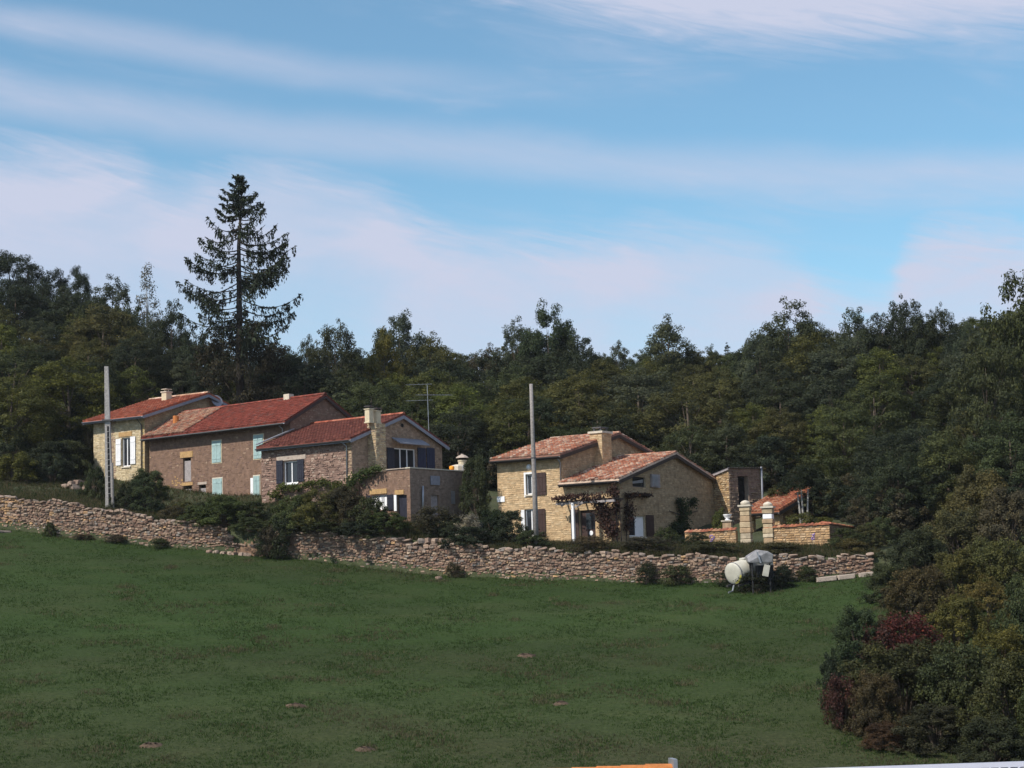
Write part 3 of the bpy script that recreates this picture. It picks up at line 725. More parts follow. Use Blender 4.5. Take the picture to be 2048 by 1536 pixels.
wallface(ht, gT, WT_, zbT, [(0, zT), (WT_, zT)], [tdoor], dict(BARN, pal=[((0.22, 0.165, 0.13), 3), ((0.27, 0.2, 0.16), 2)], mortar=(0.24, 0.18, 0.14)))
wallface(ht, Fac(OT + UL * LT, VL, UL), WT_, zbT, [(0, zT - 0.1), (WT_, zT - 0.1)], [], BARN, dressed=False)
wallface(ht, Fac(OT + VL * WT_, UL, VL), LT, zbT, [(0, zT), (LT, zT - 0.1)], [], BARN, dressed=False)
mb = MB(); mb.add([fT.P(0, zT - 0.02, 0), fT.P(LT, zT - 0.12, 0), fT.P(LT, zT - 0.12, 0) + VL * WT_, fT.P(0, zT - 0.02, 0) + VL * WT_], [(0, 1, 2, 3)]); mb.build('terrace_floor', 'concrete', ht)
mb = MB(); bar(mb, gT, -0.06, WT_ + 0.05, zT, zT + 0.07, -0.35, 0.07); mb.build('coping', 'pale_stone', ht)
mb = MB(); bar(mb, fT, 0.36, LT * 0.45, zT + 0.003, zT + 0.06, -0.35, 0.07); mb.build('coping', 'grey_lintel', ht)
w = window(ht, fT, tw, 3, sill=None); shutter(w, fT, fT.rect(734, 991, 742, 1020), 'navy_paint'); shutter(w, fT, fT.rect(776, 989, 788, 1020), 'navy_paint')
for x in (746, 756, 766): slab(w, 'curtain', fT, fT.rect(x, 993, x + 5, 1018), -0.15, -0.14, 'pure_white')
lintel(w, fT, fT.rect(740, 978, 774, 988), 'ochre_stone')
mb = MB(); bar(mb, fT, td[0], td[1], td[2], td[3], -0.22, -0.17); dr = mb.build('door', 'navy_paint', ht); lintel(dr, fT, fT.rect(790, 980, 808, 989), 'ochre_stone')
slab(dr, 'door_jamb', fT, fT.rect(789, 990, 794, 1022), 0.02, 0.06, 'white_paint')
mb = MB(); bar(mb, gT, tdoor[0], tdoor[1], tdoor[2], tdoor[3], -0.22, -0.17); mb.build('door', 'grey_wood', ht)
slab(ht, 'wall_panel', gT, gT.rect(860, 952, 878, 970), 0.03, 0.08, 'grey_fascia')
mb = MB(); mb.tube([gT.P(*gT.pix(843, 1030), 0.12), gT.P(*gT.pix(843, 972), 0.12)], 0.07, 8); mb.build('flue_pipe', 'zinc', ht, smooth=True)
slab(ht, 'wall_panel', gT, gT.rect(902, 982, 909, 1008), 0.02, 0.05, 'zinc')

# barn
OB = OC + UL * (LC + 0.02) + VL * 2.9
UB, VB = frame_uv(38.5)
fB = Fac(OB, UB, -VB); gB = Fac(OB, VB, -UB)
LB = fB.pix(299, 930)[0]
zbB = OB.z - 0.8
zEB = fB.pix(440, 856)[1] + 0.10; vrB, zRB = gB.pix(648, 792); WB_ = vrB * 2.0
hb = thing('stone_barn', OB, 'long brown stone farmhouse with bright red roof and turquoise shutters', 'house')
bd = fB.rect(366, 916, 382, 963); b1 = fB.rect(367, 972, 384, 1003); b2 = fB.rect(398, 970, 412, 1000)
def pal_b(s, z):
    q = proj(fB.P(s, z)); x, y = q
    if (x - 356) ** 2 / 26 ** 2 + (y - 985) ** 2 / 32 ** 2 < random.uniform(0.5, 1.1): return pick([((0.50, 0.31, 0.12), 1), ((0.44, 0.28, 0.12), 1)])
    if 296 < x < 303: return pick([((0.52, 0.38, 0.19), 1)])
    if x > 500 and y > 925: return pick([((0.27, 0.16, 0.10), 1), ((0.23, 0.14, 0.10), 1)])
wallface(hb, fB, LB, zbB, [(0, zEB), (LB, zEB)], [bd, b1, b2], BARN, palfn=pal_b)
wallface(hb, gB, WB_, zbB, [(0, zEB), (vrB, zRB), (WB_, zEB)], [], dict(BARN, pal=[((0.30, 0.22, 0.16), 3), ((0.26, 0.18, 0.13), 2)]))
wallface(hb, Fac(OB + VB * WB_, UB, VB), LB, zbB, [(0, zEB), (LB, zEB)], [], BARN, dressed=False)
wallface(hb, Fac(OB + UB * LB, VB, UB), WB_, zbB, [(0, zEB), (vrB, zRB), (WB_, zEB)], [], BARN, dressed=False)
def pal_roof_b(fx, fy):
    # the far (left) end keeps its old weathered tiles
    if fx > 0.72 - 0.10 * fy or fx < 0: return pick(OLDT)
def pal_roof_b2(fx, fy): return pal_roof_b(1 - fx, fy)
rb_ = roof(hb, OB, UB, VB, LB, WB_, zEB, zRB, 0.68, 0.15, 0.10, 'flat', RED, RED, edge='brown_paint', palfn=None, gut='zinc', vr=vrB)
# old canal tiles laid on the left end of the roof
s1 = (zRB - zEB) / vrB; S = (VB + UP * s1).normalized(); Nn = UB.cross(S).normalized(); Nn = Nn if Nn.z > 0 else -Nn
Wd = Nn.cross(S).normalized(); wold = LB * 0.30
p_out = fB.P(LB + 0.1, zEB - 0.68 * s1 + 0.17, 0.68); p_in = fB.P(LB - wold, zEB - 0.68 * s1 + 0.17, 0.68)
tb = MB(); tiles(tb, p_in if Wd.dot(UB) > 0 else p_out, S, Nn, wold + 0.1, (vrB + 0.68) * math.sqrt(1 + s1 * s1) - 0.1, 0.22, 0.34, OLDT, True); tb.build('roof_tiles', 'roof_tile', rb_, kind='stuff')
mb = MB(); bar(mb, fB, bd[0], bd[1], bd[2], bd[3] - 0.2, -0.2, -0.14); dr = mb.build('door', 'grey_wood', hb); lintel(dr, fB, fB.rect(361, 903, 386, 915), 'ochre_stone')
for r_ in (b1, b2):
    mb = MB(); bar(mb, fB, r_[0], r_[1], r_[2], r_[3] - 0.22, -0.2, -0.15); dr = mb.build('hatch', 'grey_wood', hb)
slab(hb, 'hatch_lintel', fB, fB.rect(364, 965, 386, 971), 0.0, 0.04, 'ochre_stone'); slab(hb, 'hatch_lintel', fB, fB.rect(396, 964, 414, 969), 0.0, 0.04, 'grey_lintel')
for r_ in ((425, 882, 443, 925), (508, 870, 527, 917), (426, 957, 445, 1004), (508, 952, 520, 999)):
    q = fB.rect(*r_); m_ = (q[0] + q[1]) / 2
    fr = MB(); bar(fr, fB, q[0] - 0.06, q[1] + 0.06, q[2] - 0.08, q[3] + 0.08, 0.0, 0.03); o = fr.build('window_surround', 'cream_render' if r_[1] < 950 else 'pale_stone', hb)
    shutter(o, fB, (q[0], m_ - 0.008, q[2], q[3]), 'turquoise_paint', 0.035, 3); shutter(o, fB, (m_ + 0.008, q[1], q[2], q[3]), 'turquoise_paint', 0.035, 3)
q = fB.rect(502, 956, 507, 999); slab(hb, 'white_jamb', fB, q, 0.0, 0.05, 'white_paint')
# terracotta flue on the old tiles, small chimney on the ridge
c = fB.P(*fB.pix(327, 842)) + VB * 1.2; zc = zEB + 1.2 * s1
mb = MB(); mb.tube([(c.x, c.y, zc - 0.2), (c.x, c.y, zc + 0.75)], 0.22, 10); mb.build('flue_pot', 'orange_tile', hb)
c = OB + UB * 3.6 + VB * vrB
mb = MB(); mb.box(Vector((c.x, c.y, zRB + 0.22)), UB, VB, UP, 0.28, 0.24, 0.24); o = mb.build('chimney', 'pale_stone', hb)
downpipe(hb, [fB.P(0.9, zEB - 0.3, 0.5), fB.P(0.7, zEB - 0.7, 0.1), fB.P(0.7, zEB - 2.2, 0.1)])

# cream house at the far left end
UA, VA = frame_uv(34)
OA = OB + UB * (LB + 0.25) - VB * 0.25
fA = Fac(OA, UA, -VA); gA = Fac(OA, VA, -UA)
LA = fA.pix(187, 880)[0]; zbA = OA.z - 0.5
zEA = fA.pix(240, 838)[1] + 0.15; vrA, zRA = gA.pix(408, 790); WA = vrA + 4.0
ha = thing('cream_house', OA, 'cream stone house with orange-red roof and white shutters at the far left', 'house')
aw = fA.rect(244, 875, 261, 933)
def pal_a(s, z):
    x, y = proj(fA.P(s, z))
    if 222 < x < 233: return pick([((0.27, 0.18, 0.14), 1), ((0.33, 0.23, 0.17), 1)])
    if x > 288: return pick([((0.55, 0.40, 0.18), 1)])
wallface(ha, fA, LA, zbA, [(0, zEA), (LA, zEA)], [aw], dict(CREAM, pal=[((0.60, 0.50, 0.33), 3), ((0.55, 0.44, 0.27), 3), ((0.64, 0.55, 0.39), 2)], mortar=(0.5, 0.4, 0.26)), palfn=pal_a)
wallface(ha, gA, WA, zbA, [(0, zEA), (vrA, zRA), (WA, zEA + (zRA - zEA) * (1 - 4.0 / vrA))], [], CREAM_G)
wallface(ha, Fac(OA + UA * LA, VA, UA), WA, zbA, [(0, zEA), (vrA, zRA), (WA, zEA + (zRA - zEA) * (1 - 4.0 / vrA))], [], CREAM, dressed=False)
wallface(ha, Fac(OA + VA * WA, UA, VA), LA, zbA, [(0, zEA + (zRA - zEA) * (1 - 4.0 / vrA)), (LA, zEA + (zRA - zEA) * (1 - 4.0 / vrA))], [], CREAM, dressed=False)
roof(ha, OA, UA, VA, LA, WA, zEA, zRA, 0.68, 0.50, 0.45, 'flat', REDO, [((0.6, 0.42, 0.32), 1), ((0.5, 0.3, 0.2), 1)], edge='grey_fascia', vr=vrA, zEb=zEA + (zRA - zEA) * (1 - 4.0 / vrA), gut='grey_fascia')
w = window(ha, fA, aw, 2); lintel(w, fA, fA.rect(238, 864, 264, 873), 'ochre_stone')
shutter(w, fA, fA.rect(233, 878, 243, 931), 'white_paint'); shutter(w, fA, fA.rect(262, 873, 272, 928), 'white_paint')
c = OA + UA * (LA * 0.52) + VA * (vrA - 1.2); z0 = zRA - 1.0
mb = MB(); mb.box(Vector((c.x, c.y, z0 + 0.5)), UA, VA, UP, 0.26, 0.3, 0.85); o = mb.build('chimney', 'cream_render', ha)
mb = MB(); mb.box(Vector((c.x, c.y, z0 + 1.38)), UA, VA, UP, 0.32, 0.36, 0.04); mb.box(Vector((c.x, c.y, z0 + 1.60)), UA, VA, UP, 0.28, 0.32, 0.025)
for a in (-1, 1): mb.box(Vector((c.x, c.y, z0 + 1.5)) + UA * 0.2 * a, UA, VA, UP, 0.03, 0.03, 0.09)
mb.build('chimney_cowl', 'pale_stone', o)
downpipe(ha, [fA.P(0.35, zEA - 0.3, 0.5), fA.P(0.25, zEA - 0.8, 0.1), fA.P(0.25, zbA + 0.8, 0.1)], 'gutter_dark')
ds = gA.pix(425, 803); c = gA.P(ds[0], ds[1], 0.45)
mb = MB(); ax = (-UA + Vector((0, -0.4, 0.5))).normalized(); mb.lathe(c, [(0.02, -0.12), (0.22, -0.08), (0.42, 0.0), (0.5, 0.06), (0.49, 0.065), (0.40, 0.015), (0.02, -0.09)], 18, ax)
mb.tube([c - ax * 0.1, c - ax * 0.3 + UA * 0.3], 0.03, 6); mb.build('satellite_dish', 'grey_fascia', ha, smooth=True)

# ================================================================== dry stone wall along the field
def rough_stone(seed, name):
    rng = random.Random(seed); bm = bmesh.new(); bmesh.ops.create_cube(bm, size=1.0)
    bmesh.ops.subdivide_edges(bm, edges=bm.edges[:], cuts=1, use_grid_fill=True)
    for v in bm.verts:
        n = v.co.normalized(); v.co = v.co.lerp(n * 0.62, 0.45) + Vector([rng.uniform(-0.09, 0.09) for _ in range(3)])
    me = bpy.data.meshes.new(name); bm.to_mesh(me); bm.free(); me.materials.append(MATS['wall_stone']); return me
STONE_ME = [rough_stone(100 + i, 'stone') for i in range(10)]
def lay_stone(parent, p, sx, sy, sz, rz, name='stone', tilt=0.15):
    o = bpy.data.objects.new(name, random.choice(STONE_ME)); COL.objects.link(o)
    if parent is not None: o.parent = parent; o.location = Vector(p) - ORG[parent.name]
    else: o.location = p
    o.scale = (sx, sy, sz); o.rotation_euler = (random.uniform(-tilt, tilt), random.uniform(-tilt, tilt), rz); return o
# path of the wall in plan, sampled by arc length; only as far as the photo shows plus a margin
wi = [i for i, q in enumerate(WL) if -160 <= q[0] <= 1745]
WBp = [WB[i] for i in wi]; WTp = [WT[i] for i in wi]
cum = [0.0]
for a, b_ in zip(WBp[:-1], WBp[1:]): cum.append(cum[-1] + (Vector((b_.x, b_.y)) - Vector((a.x, a.y))).length)
WLEN = cum[-1]
def wpt(s):
    bx, by, bz, tz = (float(np.interp(s, cum, v)) for v in ([p.x for p in WBp], [p.y for p in WBp], [p.z for p in WBp], [p.z for p in WTp]))
    px = proj((bx, by, bz))[0]
    if 455 < px < 552:                                  # the stretch that has slumped
        k = min(1, (px - 455) / 16, (552 - px) / 16); tz -= k * (tz - bz) * 0.62
    tz += -0.10 + 0.10 * math.sin(s * 1.3) + 0.06 * math.sin(s * 3.7 + 1)
    return Vector((bx, by, 0)), bz, tz, px
def wdir(s):
    a = wpt(max(0, s - 0.4))[0]; b_ = wpt(min(WLEN, s + 0.4))[0]; t = (b_ - a).normalized(); return t, Vector((t.y, -t.x, 0))
o0 = WBp[len(WBp) // 2]
dw = thing('dry_stone_wall', o0, 'long tumbledown dry stone retaining wall along the top of the pasture', 'wall')
core = MB(); vs = []; fs = []; ns = 160
for i in range(ns + 1):
    s = WLEN * i / ns; p, bz, tz, px = wpt(s); t, n = wdir(s)
    vs += [p + UP * (bz - 0.6) + n * 0.05, p + UP * (tz - 0.10) - n * 0.05, p + UP * (tz - 0.10) - n * 0.7, p + UP * (bz - 0.6) - n * 0.7]
for i in range(ns):
    for k in range(4): fs.append((i * 4 + k, i * 4 + 4 + k, i * 4 + 4 + (k + 1) % 4, i * 4 + (k + 1) % 4))
core.add(vs, fs, (0.23, 0.165, 0.13)); core.build('core', 'masonry', dw)
WPAL = [(tuple(v * k_ for v, k_ in zip(c, (0.84, 0.81, 0.75))), w) for c, w in [((0.34, 0.235, 0.185), 4), ((0.28, 0.18, 0.145), 3), ((0.41, 0.30, 0.235), 2.5), ((0.20, 0.15, 0.13), 2), ((0.50, 0.40, 0.32), 0.9), ((0.30, 0.27, 0.26), 1.0)]]
WPAL_O = [((0.48, 0.30, 0.16), 3), ((0.40, 0.25, 0.14), 2)]
fill = MB(); nbig = 0; h0 = 0.0; hmax = 3.2
while h0 < hmax:
    ch_ = random.uniform(0.09, 0.165); s = random.uniform(0, 0.3); ph = random.uniform(0, 6)
    while s < WLEN:
        l = random.uniform(0.12, 0.36) * (1.15 if ch_ > 0.15 else 0.9); e = min(WLEN, s + l)
        p, bz, tz, px = wpt((s + e) / 2); t, n = wdir((s + e) / 2); bz -= 0.15
        z0 = bz + h0 + random.uniform(-0.04, 0.04) + 0.07 * math.sin(s * 0.8 + h0 * 2) + 0.04 * math.sin(s * 2.7 + ph); z1 = z0 + ch_ * random.uniform(0.85, 1.2)
        if z1 < tz - 0.02 and random.random() > 0.05:
            if l > 0.31 and ch_ > 0.125 and nbig < 140 and px > -10 and random.random() < 0.42:
                lay_stone(dw, p + UP * (z0 + z1) / 2 + n * 0.0, l * 0.95, 0.28, ch_ * 1.05, math.atan2(t.y, t.x), tilt=0.06); nbig += 1
            else:
                d = random.uniform(0.025, 0.12); j = lambda a=0.03: random.uniform(-a, a)
                L_ = l / 2 - 0.008; H = ch_ / 2 - 0.008; c = p + UP * ((z0 + z1) / 2)
                back = [c + t * a * L_ + UP * b_ * H for a, b_ in ((-1, -1), (1, -1), (1, 1), (-1, 1))]
                mid = [c + t * (a * L_ * 0.98 + j()) + UP * (b_ * H * 0.95 + j(0.02)) + n * d * 0.62 for a, b_ in ((-1, -1), (1, -1), (1, 1), (-1, 1))]
                fr = [c + t * (a * L_ * 0.66 + j()) + UP * (b_ * H * 0.6 + j(0.02)) + n * (d + j(0.02)) for a, b_ in ((-1, -1), (1, -1), (1, 1), (-1, 1))]
                pal = WPAL_O if (px < 40 and random.random() < 0.6) or random.random() < 0.04 else WPAL
                fill.add(back + mid + fr, [(8, 9, 10, 11)] + [(i, (i + 1) % 4, (i + 1) % 4 + 4, i + 4) for i in range(4)] + [(i + 4, (i + 1) % 4 + 4, (i + 1) % 4 + 8, i + 8) for i in range(4)], pick(pal))
        s = e
    h0 += ch_
fill.build('small_stones', 'masonry', dw, kind='stuff')
s = 0.2; nc = 0
while s < WLEN and nc < 158:                               # loose coping stones
    l = random.uniform(0.24, 0.55); p, bz, tz, px = wpt(s); t, n = wdir(s)
    lay_stone(dw, p + UP * (tz - 0.04 + random.uniform(-0.04, 0.03)) - n * random.uniform(-0.02, 0.15), l, random.uniform(0.3, 0.45), random.uniform(0.10, 0.19), math.atan2(t.y, t.x) + random.uniform(-0.4, 0.4), tilt=0.3); nc += 1
    s += l * random.uniform(0.8, 1.5)
# raw earth behind the slumped stretch
es = MB(); vs = []; fs = []; i0 = [q for q in range(ns + 1) if 440 < wpt(WLEN * q / ns)[3] < 566]; sA = WLEN * i0[0] / ns; sB = WLEN * i0[-1] / ns
for i in range(25):
    s = sA + (sB - sA) * i / 24; p, bz, tz, px = wpt(s); t, n = wdir(s); e_ = math.sin(math.pi * i / 24); zt_ = float(np.interp(px, [q[0] for q in WL], [v.z for v in WT]))
    for k in range(9):
        f = k / 8; out = 0.15 + (1.0 * e_) * f ** 1.5 + 0.10 * math.sin(i * 2.3 + k * 1.7); z = zt_ - 0.15 + (gz(p.x, p.y - 1.0) - 0.1 - zt_ + 0.15) * f ** 0.8
        vs.append(p + n * (out - 0.45) + UP * z)
for i in range(24):
    for k in range(8): a = i * 9 + k; fs.append((a, a + 9, a + 10, a + 1))
es.add(vs, fs); es.build('earth_slump', 'earth', dw, smooth=True)
# stones that have rolled out on the grass below the slumped stretch
spots = [(418, 1117), (432, 1114), (446, 1119), (460, 1108), (468, 1112), (484, 1115), (490, 1112), (497, 1117)]
for i, (px, py) in enumerate(spots):
    Y = float(np.interp(px, [q[0] for q in WL], [q[3] for q in WL])) - 0.8; g = ground_at(px, Y)
    o = lay_stone(None, g + UP * 0.06, random.uniform(0.3, 0.5), 0.35, random.uniform(0.18, 0.26), random.uniform(0, 3), 'fallen_stone')
    tag(o, ('leftmost', 'second from left', 'third from left', 'fourth from left', 'fifth from left', 'sixth from left', 'seventh from left', 'rightmost')[i] + ' pale fallen stone on the grass below the slumped wall gap', 'stone', 'stones fallen from the slumped wall')
for px, py, l, lab in ((8, 1072, 0.9, 'long pale stone lying on the grass at the far left wall foot'), (875, 1160, 0.3, 'single small pale stone on the pasture below the wall middle')):
    Y = float(np.interp(px, [q[0] for q in WL], [q[3] for q in WL])) - 1.6; g = ground_at(px, Y)
    o = lay_stone(None, g + UP * 0.06, l, 0.4, 0.22, 0.6, 'fallen_stone'); tag(o, lab, 'stone')
# dressed blocks along the wall foot, right
for i, (x0, x1, lab) in enumerate(((1626, 1668, 'leftmost of three pale blocks laid along the right wall foot'), (1669, 1705, 'middle of three pale blocks laid along the right wall foot'), (1712, 1742, 'rightmost of three pale blocks laid along the right wall foot'))):
    Y = 102.6; a = ground_at(x0, Y); b_ = ground_at(x1, Y); c = (a + b_) / 2; t = (b_ - a).normalized()
    mb = MB(); mb.box(c + UP * 0.10, t, Vector((-t.y, t.x, 0)).normalized(), UP, (b_ - a).length / 2 - 0.03, 0.25, 0.14)
    o = mb.build('stone_block', 'grey_lintel', None, origin=c)
    bv = o.modifiers.new('bevel', 'BEVEL'); bv.width = 0.04; bv.segments = 2; tag(o, lab, 'stone', 'blocks along the wall foot')

# ================================================================== garden wall with gate piers
UG, VG = frame_uv(20)
OG = at(1661, 1092, 107.4); fG = Fac(OG, UG, -VG); gG = Fac(OG, VG, -UG)
def coping_tiles(parent, fac, u0, u1, zf, depth=0.5):
    n = int((u1 - u0) / 0.24)
    for i in range(n):
        u = u0 + (i + 0.5) * (u1 - u0) / n; z = zf(u) + random.uniform(-0.015, 0.02); mb = MB(); vs = []
        for d, r, lift in ((0.10, 0.13, 0.0), (-depth, 0.11, 0.10)):
            for t in range(6):
                w = math.pi * t / 5; vs.append(fac.P(u + r * math.cos(w), z + r * 0.8 * math.sin(w) + lift, d))
        mb.add(vs, [(t, t + 1, t + 7, t + 6) for t in range(5)] + [(0, 1, 2, 3, 4, 5)], pick([((0.46, 0.17, 0.09), 3), ((0.36, 0.13, 0.08), 2), ((0.52, 0.27, 0.16), 2)]))
        mb.build('coping_tile', 'roof_tile', parent)
def garden_wall(fac, u0, u1, zbot, zf, label, th=0.42, st=GARDEN):
    o = fac.P((u0 + u1) / 2, zbot, 0); wroot = thing('garden_wall', o, label, 'wall', 'garden walls beside the gate piers')
    f2 = Fac(fac.P(u0, 0, 0), fac.a, fac.n); w = u1 - u0
    top = [(i * w / 6, zf(u0 + i * w / 6)) for i in range(7)]
    face = wallface(wroot, f2, w, zbot - 0.6, top, [], st)
    mb = MB(); mb.box(f2.P(w / 2, (zbot - 0.6 + min(t[1] for t in top) - 0.01) / 2, -th / 2 - 0.01), fac.a, UP, fac.n, w / 2, (min(t[1] for t in top) - 0.01 - zbot + 0.6) / 2, th / 2, st['mortar']); mb.build('core', 'masonry', wroot)
    coping_tiles(wroot, fac, u0, u1, zf); return wroot
uR = fG.pix(1530, 1070)[0]; zr0 = fG.pix(1655, 1049)[1]; zr1 = fG.pix(1545, 1056)[1]
garden_wall(fG, 0.0, uR, OG.z - 0.1, lambda u: float(np.interp(u, [0, uR], [zr0, zr1])), 'sunlit ochre garden wall with tile coping right of the gate piers')
uL0 = fG.pix(1482, 1075)[0]; uL1 = fG.pix(1370, 1075)[0]; zl0 = fG.pix(1475, 1060)[1]; zl1 = fG.pix(1372, 1065)[1]
garden_wall(fG, uL0 + 0.3, uL1, OG.z - 0.1, lambda u: float(np.interp(u, [uL0, uL1], [zl0, zl1])), 'low ochre garden wall with tile coping left of the gate piers')
wS = gG.pix(1755, 1060)[0]
garden_wall(Fac(OG + VG * 0.02, VG, -UG), 0.02, wS, OG.z - 0.1, lambda u: zr0 + 0.02, 'shaded garden wall running back from the ochre wall corner', st=dict(GARDEN, pal=[((0.30, 0.2, 0.13), 1)], mortar=(0.26, 0.18, 0.12)))  # darker stone copy, the shade of this return put into its colour
def gate_pier(x0, x1, ytop, ybase, label, white):
    u0 = fG.pix(x1, 1050)[0]; u1 = fG.pix(x0, 1050)[0]; zt_ = fG.pix((x0 + x1) / 2, ytop)[1]; zb_ = OG.z - 0.35
    uc = (u0 + u1) / 2; hw = (u1 - u0) / 2; d = hw * 1.0; c = fG.P(uc, 0, 0.12 - d)
    r = thing('gate_pier', Vector((c.x, c.y, zb_)), label, 'gate pier', 'stone gate piers'); n = 9; z = zb_
    hs = [random.uniform(0.8, 1.25) for _ in range(n)]; k = (zt_ - zb_) / sum(hs)
    for i, q in enumerate(hs):
        hh = q * k; j = random.uniform(-0.02, 0.03)
        mb = MB(); mb.box(Vector((c.x, c.y, z + hh / 2)), UG, VG, UP, hw + j, d + j, hh / 2 - 0.008, pick([((0.48, 0.37, 0.24), 2), ((0.52, 0.43, 0.31), 2), ((0.41, 0.29, 0.18), 1)]))
        o = mb.build('stone_block', 'masonry' if not (white and i == n - 2) else 'pure_white', r)
        bv = o.modifiers.new('bevel', 'BEVEL'); bv.width = 0.03; bv.segments = 1; z += hh
    mb = MB(); mb.box(Vector((c.x, c.y, zt_ + 0.05)), UG, VG, UP, hw + 0.09, d + 0.09, 0.05); mb.build('cap_slab', 'pale_stone', r)
    mb = MB(); mb.lathe((c.x, c.y, zt_ + 0.1), [(hw * 0.95, 0), (hw * 0.9, 0.1), (hw * 0.98, 0.14), (hw * 0.85, 0.18), (hw * 0.6, 0.24), (hw * 0.25, 0.28), (0.03, 0.29)], 14); mb.build('cap_dome', 'pale_stone', r, smooth=True)
gate_pier(1481, 1501, 1013, 1090, 'stone gate pier with grey domed cap, left of the opening', False)
gate_pier(1526, 1546, 1016, 1090, 'stone gate pier with domed cap and white block, right of the opening', True)
# pedestal with a white vase behind the low wall
g = at(1456, 1060, 112.0); zt_ = at(1456, 1043, 112).z
mb = MB(); mb.box(Vector((g.x, g.y, (zt_ + OG.z) / 2 - 0.2)), UG, VG, UP, 0.27, 0.27, (zt_ - OG.z) / 2 + 0.2, (0.4, 0.28, 0.18)); mb.box(Vector((g.x, g.y, zt_ + 0.03)), UG, VG, UP, 0.34, 0.34, 0.04, (0.5, 0.44, 0.36))
o = mb.build('stone_pedestal', 'masonry', None, origin=(g.x, g.y, OG.z - 0.4)); tag(o, 'square stone pedestal under the white vase behind the low garden wall', 'pedestal')
mb = MB(); mb.lathe((g.x, g.y, zt_ + 0.072), [(0.17, 0), (0.17, 0.04), (0.08, 0.09), (0.2, 0.2), (0.27, 0.34), (0.28, 0.37), (0.22, 0.36), (0.2, 0.34)], 16); o = mb.build('garden_vase', 'pure_white', None, origin=(g.x, g.y, zt_ + 0.072), smooth=True)
tag(o, 'white garden vase standing on the stone pedestal', 'vase')

# ================================================================== small stone shed with a flat metal roof
US, VS = frame_uv(58)
OS = at(1461, 1040, 121.5); fS = Fac(OS, US, -VS); gS = Fac(OS, VS, -US)
LS = fS.pix(1425, 980)[0]; WS_ = gS.pix(1521, 980)[0]; zS = gS.pix(1462, 937)[1]; zSl = fS.pix(1427, 952)[1]
hs_ = thing('stone_shed', OS, 'small flat-roofed stone shed with dark doorway behind the right gable', 'shed')
sd = gS.rect(1477, 952, 1498, 1030)
wallface(hs_, fS, LS, OS.z - 1, [(0, zS), (LS, zSl)], [], dict(RUBBLE, pal=[((0.50, 0.34, 0.18), 3), ((0.42, 0.27, 0.14), 2), ((0.56, 0.43, 0.27), 2)], mortar=(0.26, 0.18, 0.11)))
wallface(hs_, gS, WS_, OS.z - 1, [(0, zS), (WS_, zS)], [sd], dict(RUBBLE, pal=[((0.30, 0.22, 0.15), 1), ((0.25, 0.18, 0.13), 1)]), reveal=0.5)  # shaded side: darker stones than the sunlit wall, shade in the colour
wallface(hs_, Fac(OS + US * LS, VS, US), WS_, OS.z - 1, [(0, zSl), (WS_, zSl)], [], RUBBLE, dressed=False)
wallface(hs_, Fac(OS + VS * WS_, US, VS), LS, OS.z - 1, [(0, zS), (LS, zSl)], [], RUBBLE, dressed=False)
mb = MB(); bar(mb, gS, sd[0], sd[1], sd[2], sd[3], -0.5, -0.45); mb.build('door', 'black_hole', hs_)  # black sheet paints in the dark of the doorway
mb = MB(); nn = 26
for i in range(nn):                                             # corrugated sheet
    u0 = -0.15 + (WS_ + 0.3) * i / nn; u1 = -0.15 + (WS_ + 0.3) * (i + 1) / nn; zc = 0.05 * (i % 2)
    vs = []
    for u, dz in ((u0, 0.05 * (i % 2)), (u1, 0.05 * ((i + 1) % 2))):
        vs += [gS.P(u, zS + 0.04 + dz, 0.2), gS.P(u, zSl + 0.04 + dz, 0) + US * (LS + 0.2)]
    mb.add(vs, [(0, 2, 3, 1)])
mb.build('roof', 'galvanised', hs_)
slab(hs_, 'fascia', fS, (0, LS, zS, zS + 0.01), 0, 0.01, 'grey_fascia') if False else None
mb = MB(); a = fS.P(-0.1, zS - 0.03, 0.1); b_ = fS.P(LS + 0.15, zSl - 0.03, 0.1); S = (b_ - a).normalized(); mb.box((a + b_) / 2, S, VS, S.cross(VS), (b_ - a).length / 2, 0.03, 0.07); mb.build('fascia', 'grey_wood', hs_)
mb = MB(); mb.tube([gS.P(WS_ + 0.05, zS + 0.15, 0.12), gS.P(WS_ + 0.05, OS.z - 0.5, 0.12)], 0.07, 8); mb.build('downpipe', 'grey_fascia', hs_, smooth=True)

# ================================================================== open tiled lean-to behind the gate
UN, VN = frame_uv(34)
ON = at(1560, 1045, 117.0); fN = Fac(ON, UN, -VN)
hn = thing('open_shelter', ON, 'low open shelter with weathered canal tiles behind the gate piers', 'shelter')
zN = at(1560, 1022, 117).z; LN = fN.pix(1490, 1020)[0]; WN = 5.4; zNr = zN + 1.55
L3 = lambda u, v, z: Vector((ON.x, ON.y, 0)) + UN * u + VN * v + UP * z
roof(hn, ON, UN, VN, LN, WN * 2 - 4.0, zN, zNr, 0.35, 0.15, 0.15, 'canal', [((0.40, 0.15, 0.08), 3), ((0.34, 0.12, 0.07), 3), ((0.46, 0.24, 0.15), 2)], vr=WN, zEb=zN + 1.0)
for (u, v) in ((0.25, 0.25), (LN - 0.25, 0.25), (0.25, WN)):
    c = L3(u, v, 0); zz = zN + v * (zNr - zN) / WN - 0.05
    stone_box(hn, 'pier', c, UN, VN, 0.24, 0.24, gz(c.x, c.y) - 0.5, zz, GARDEN)
fNb = Fac(ON + VN * 3.0, UN, -VN); wallface(hn, fNb, LN, ON.z - 1, [(0, zN + 0.6), (LN, zN + 0.6)], [], GARDEN, name='rear_wall')

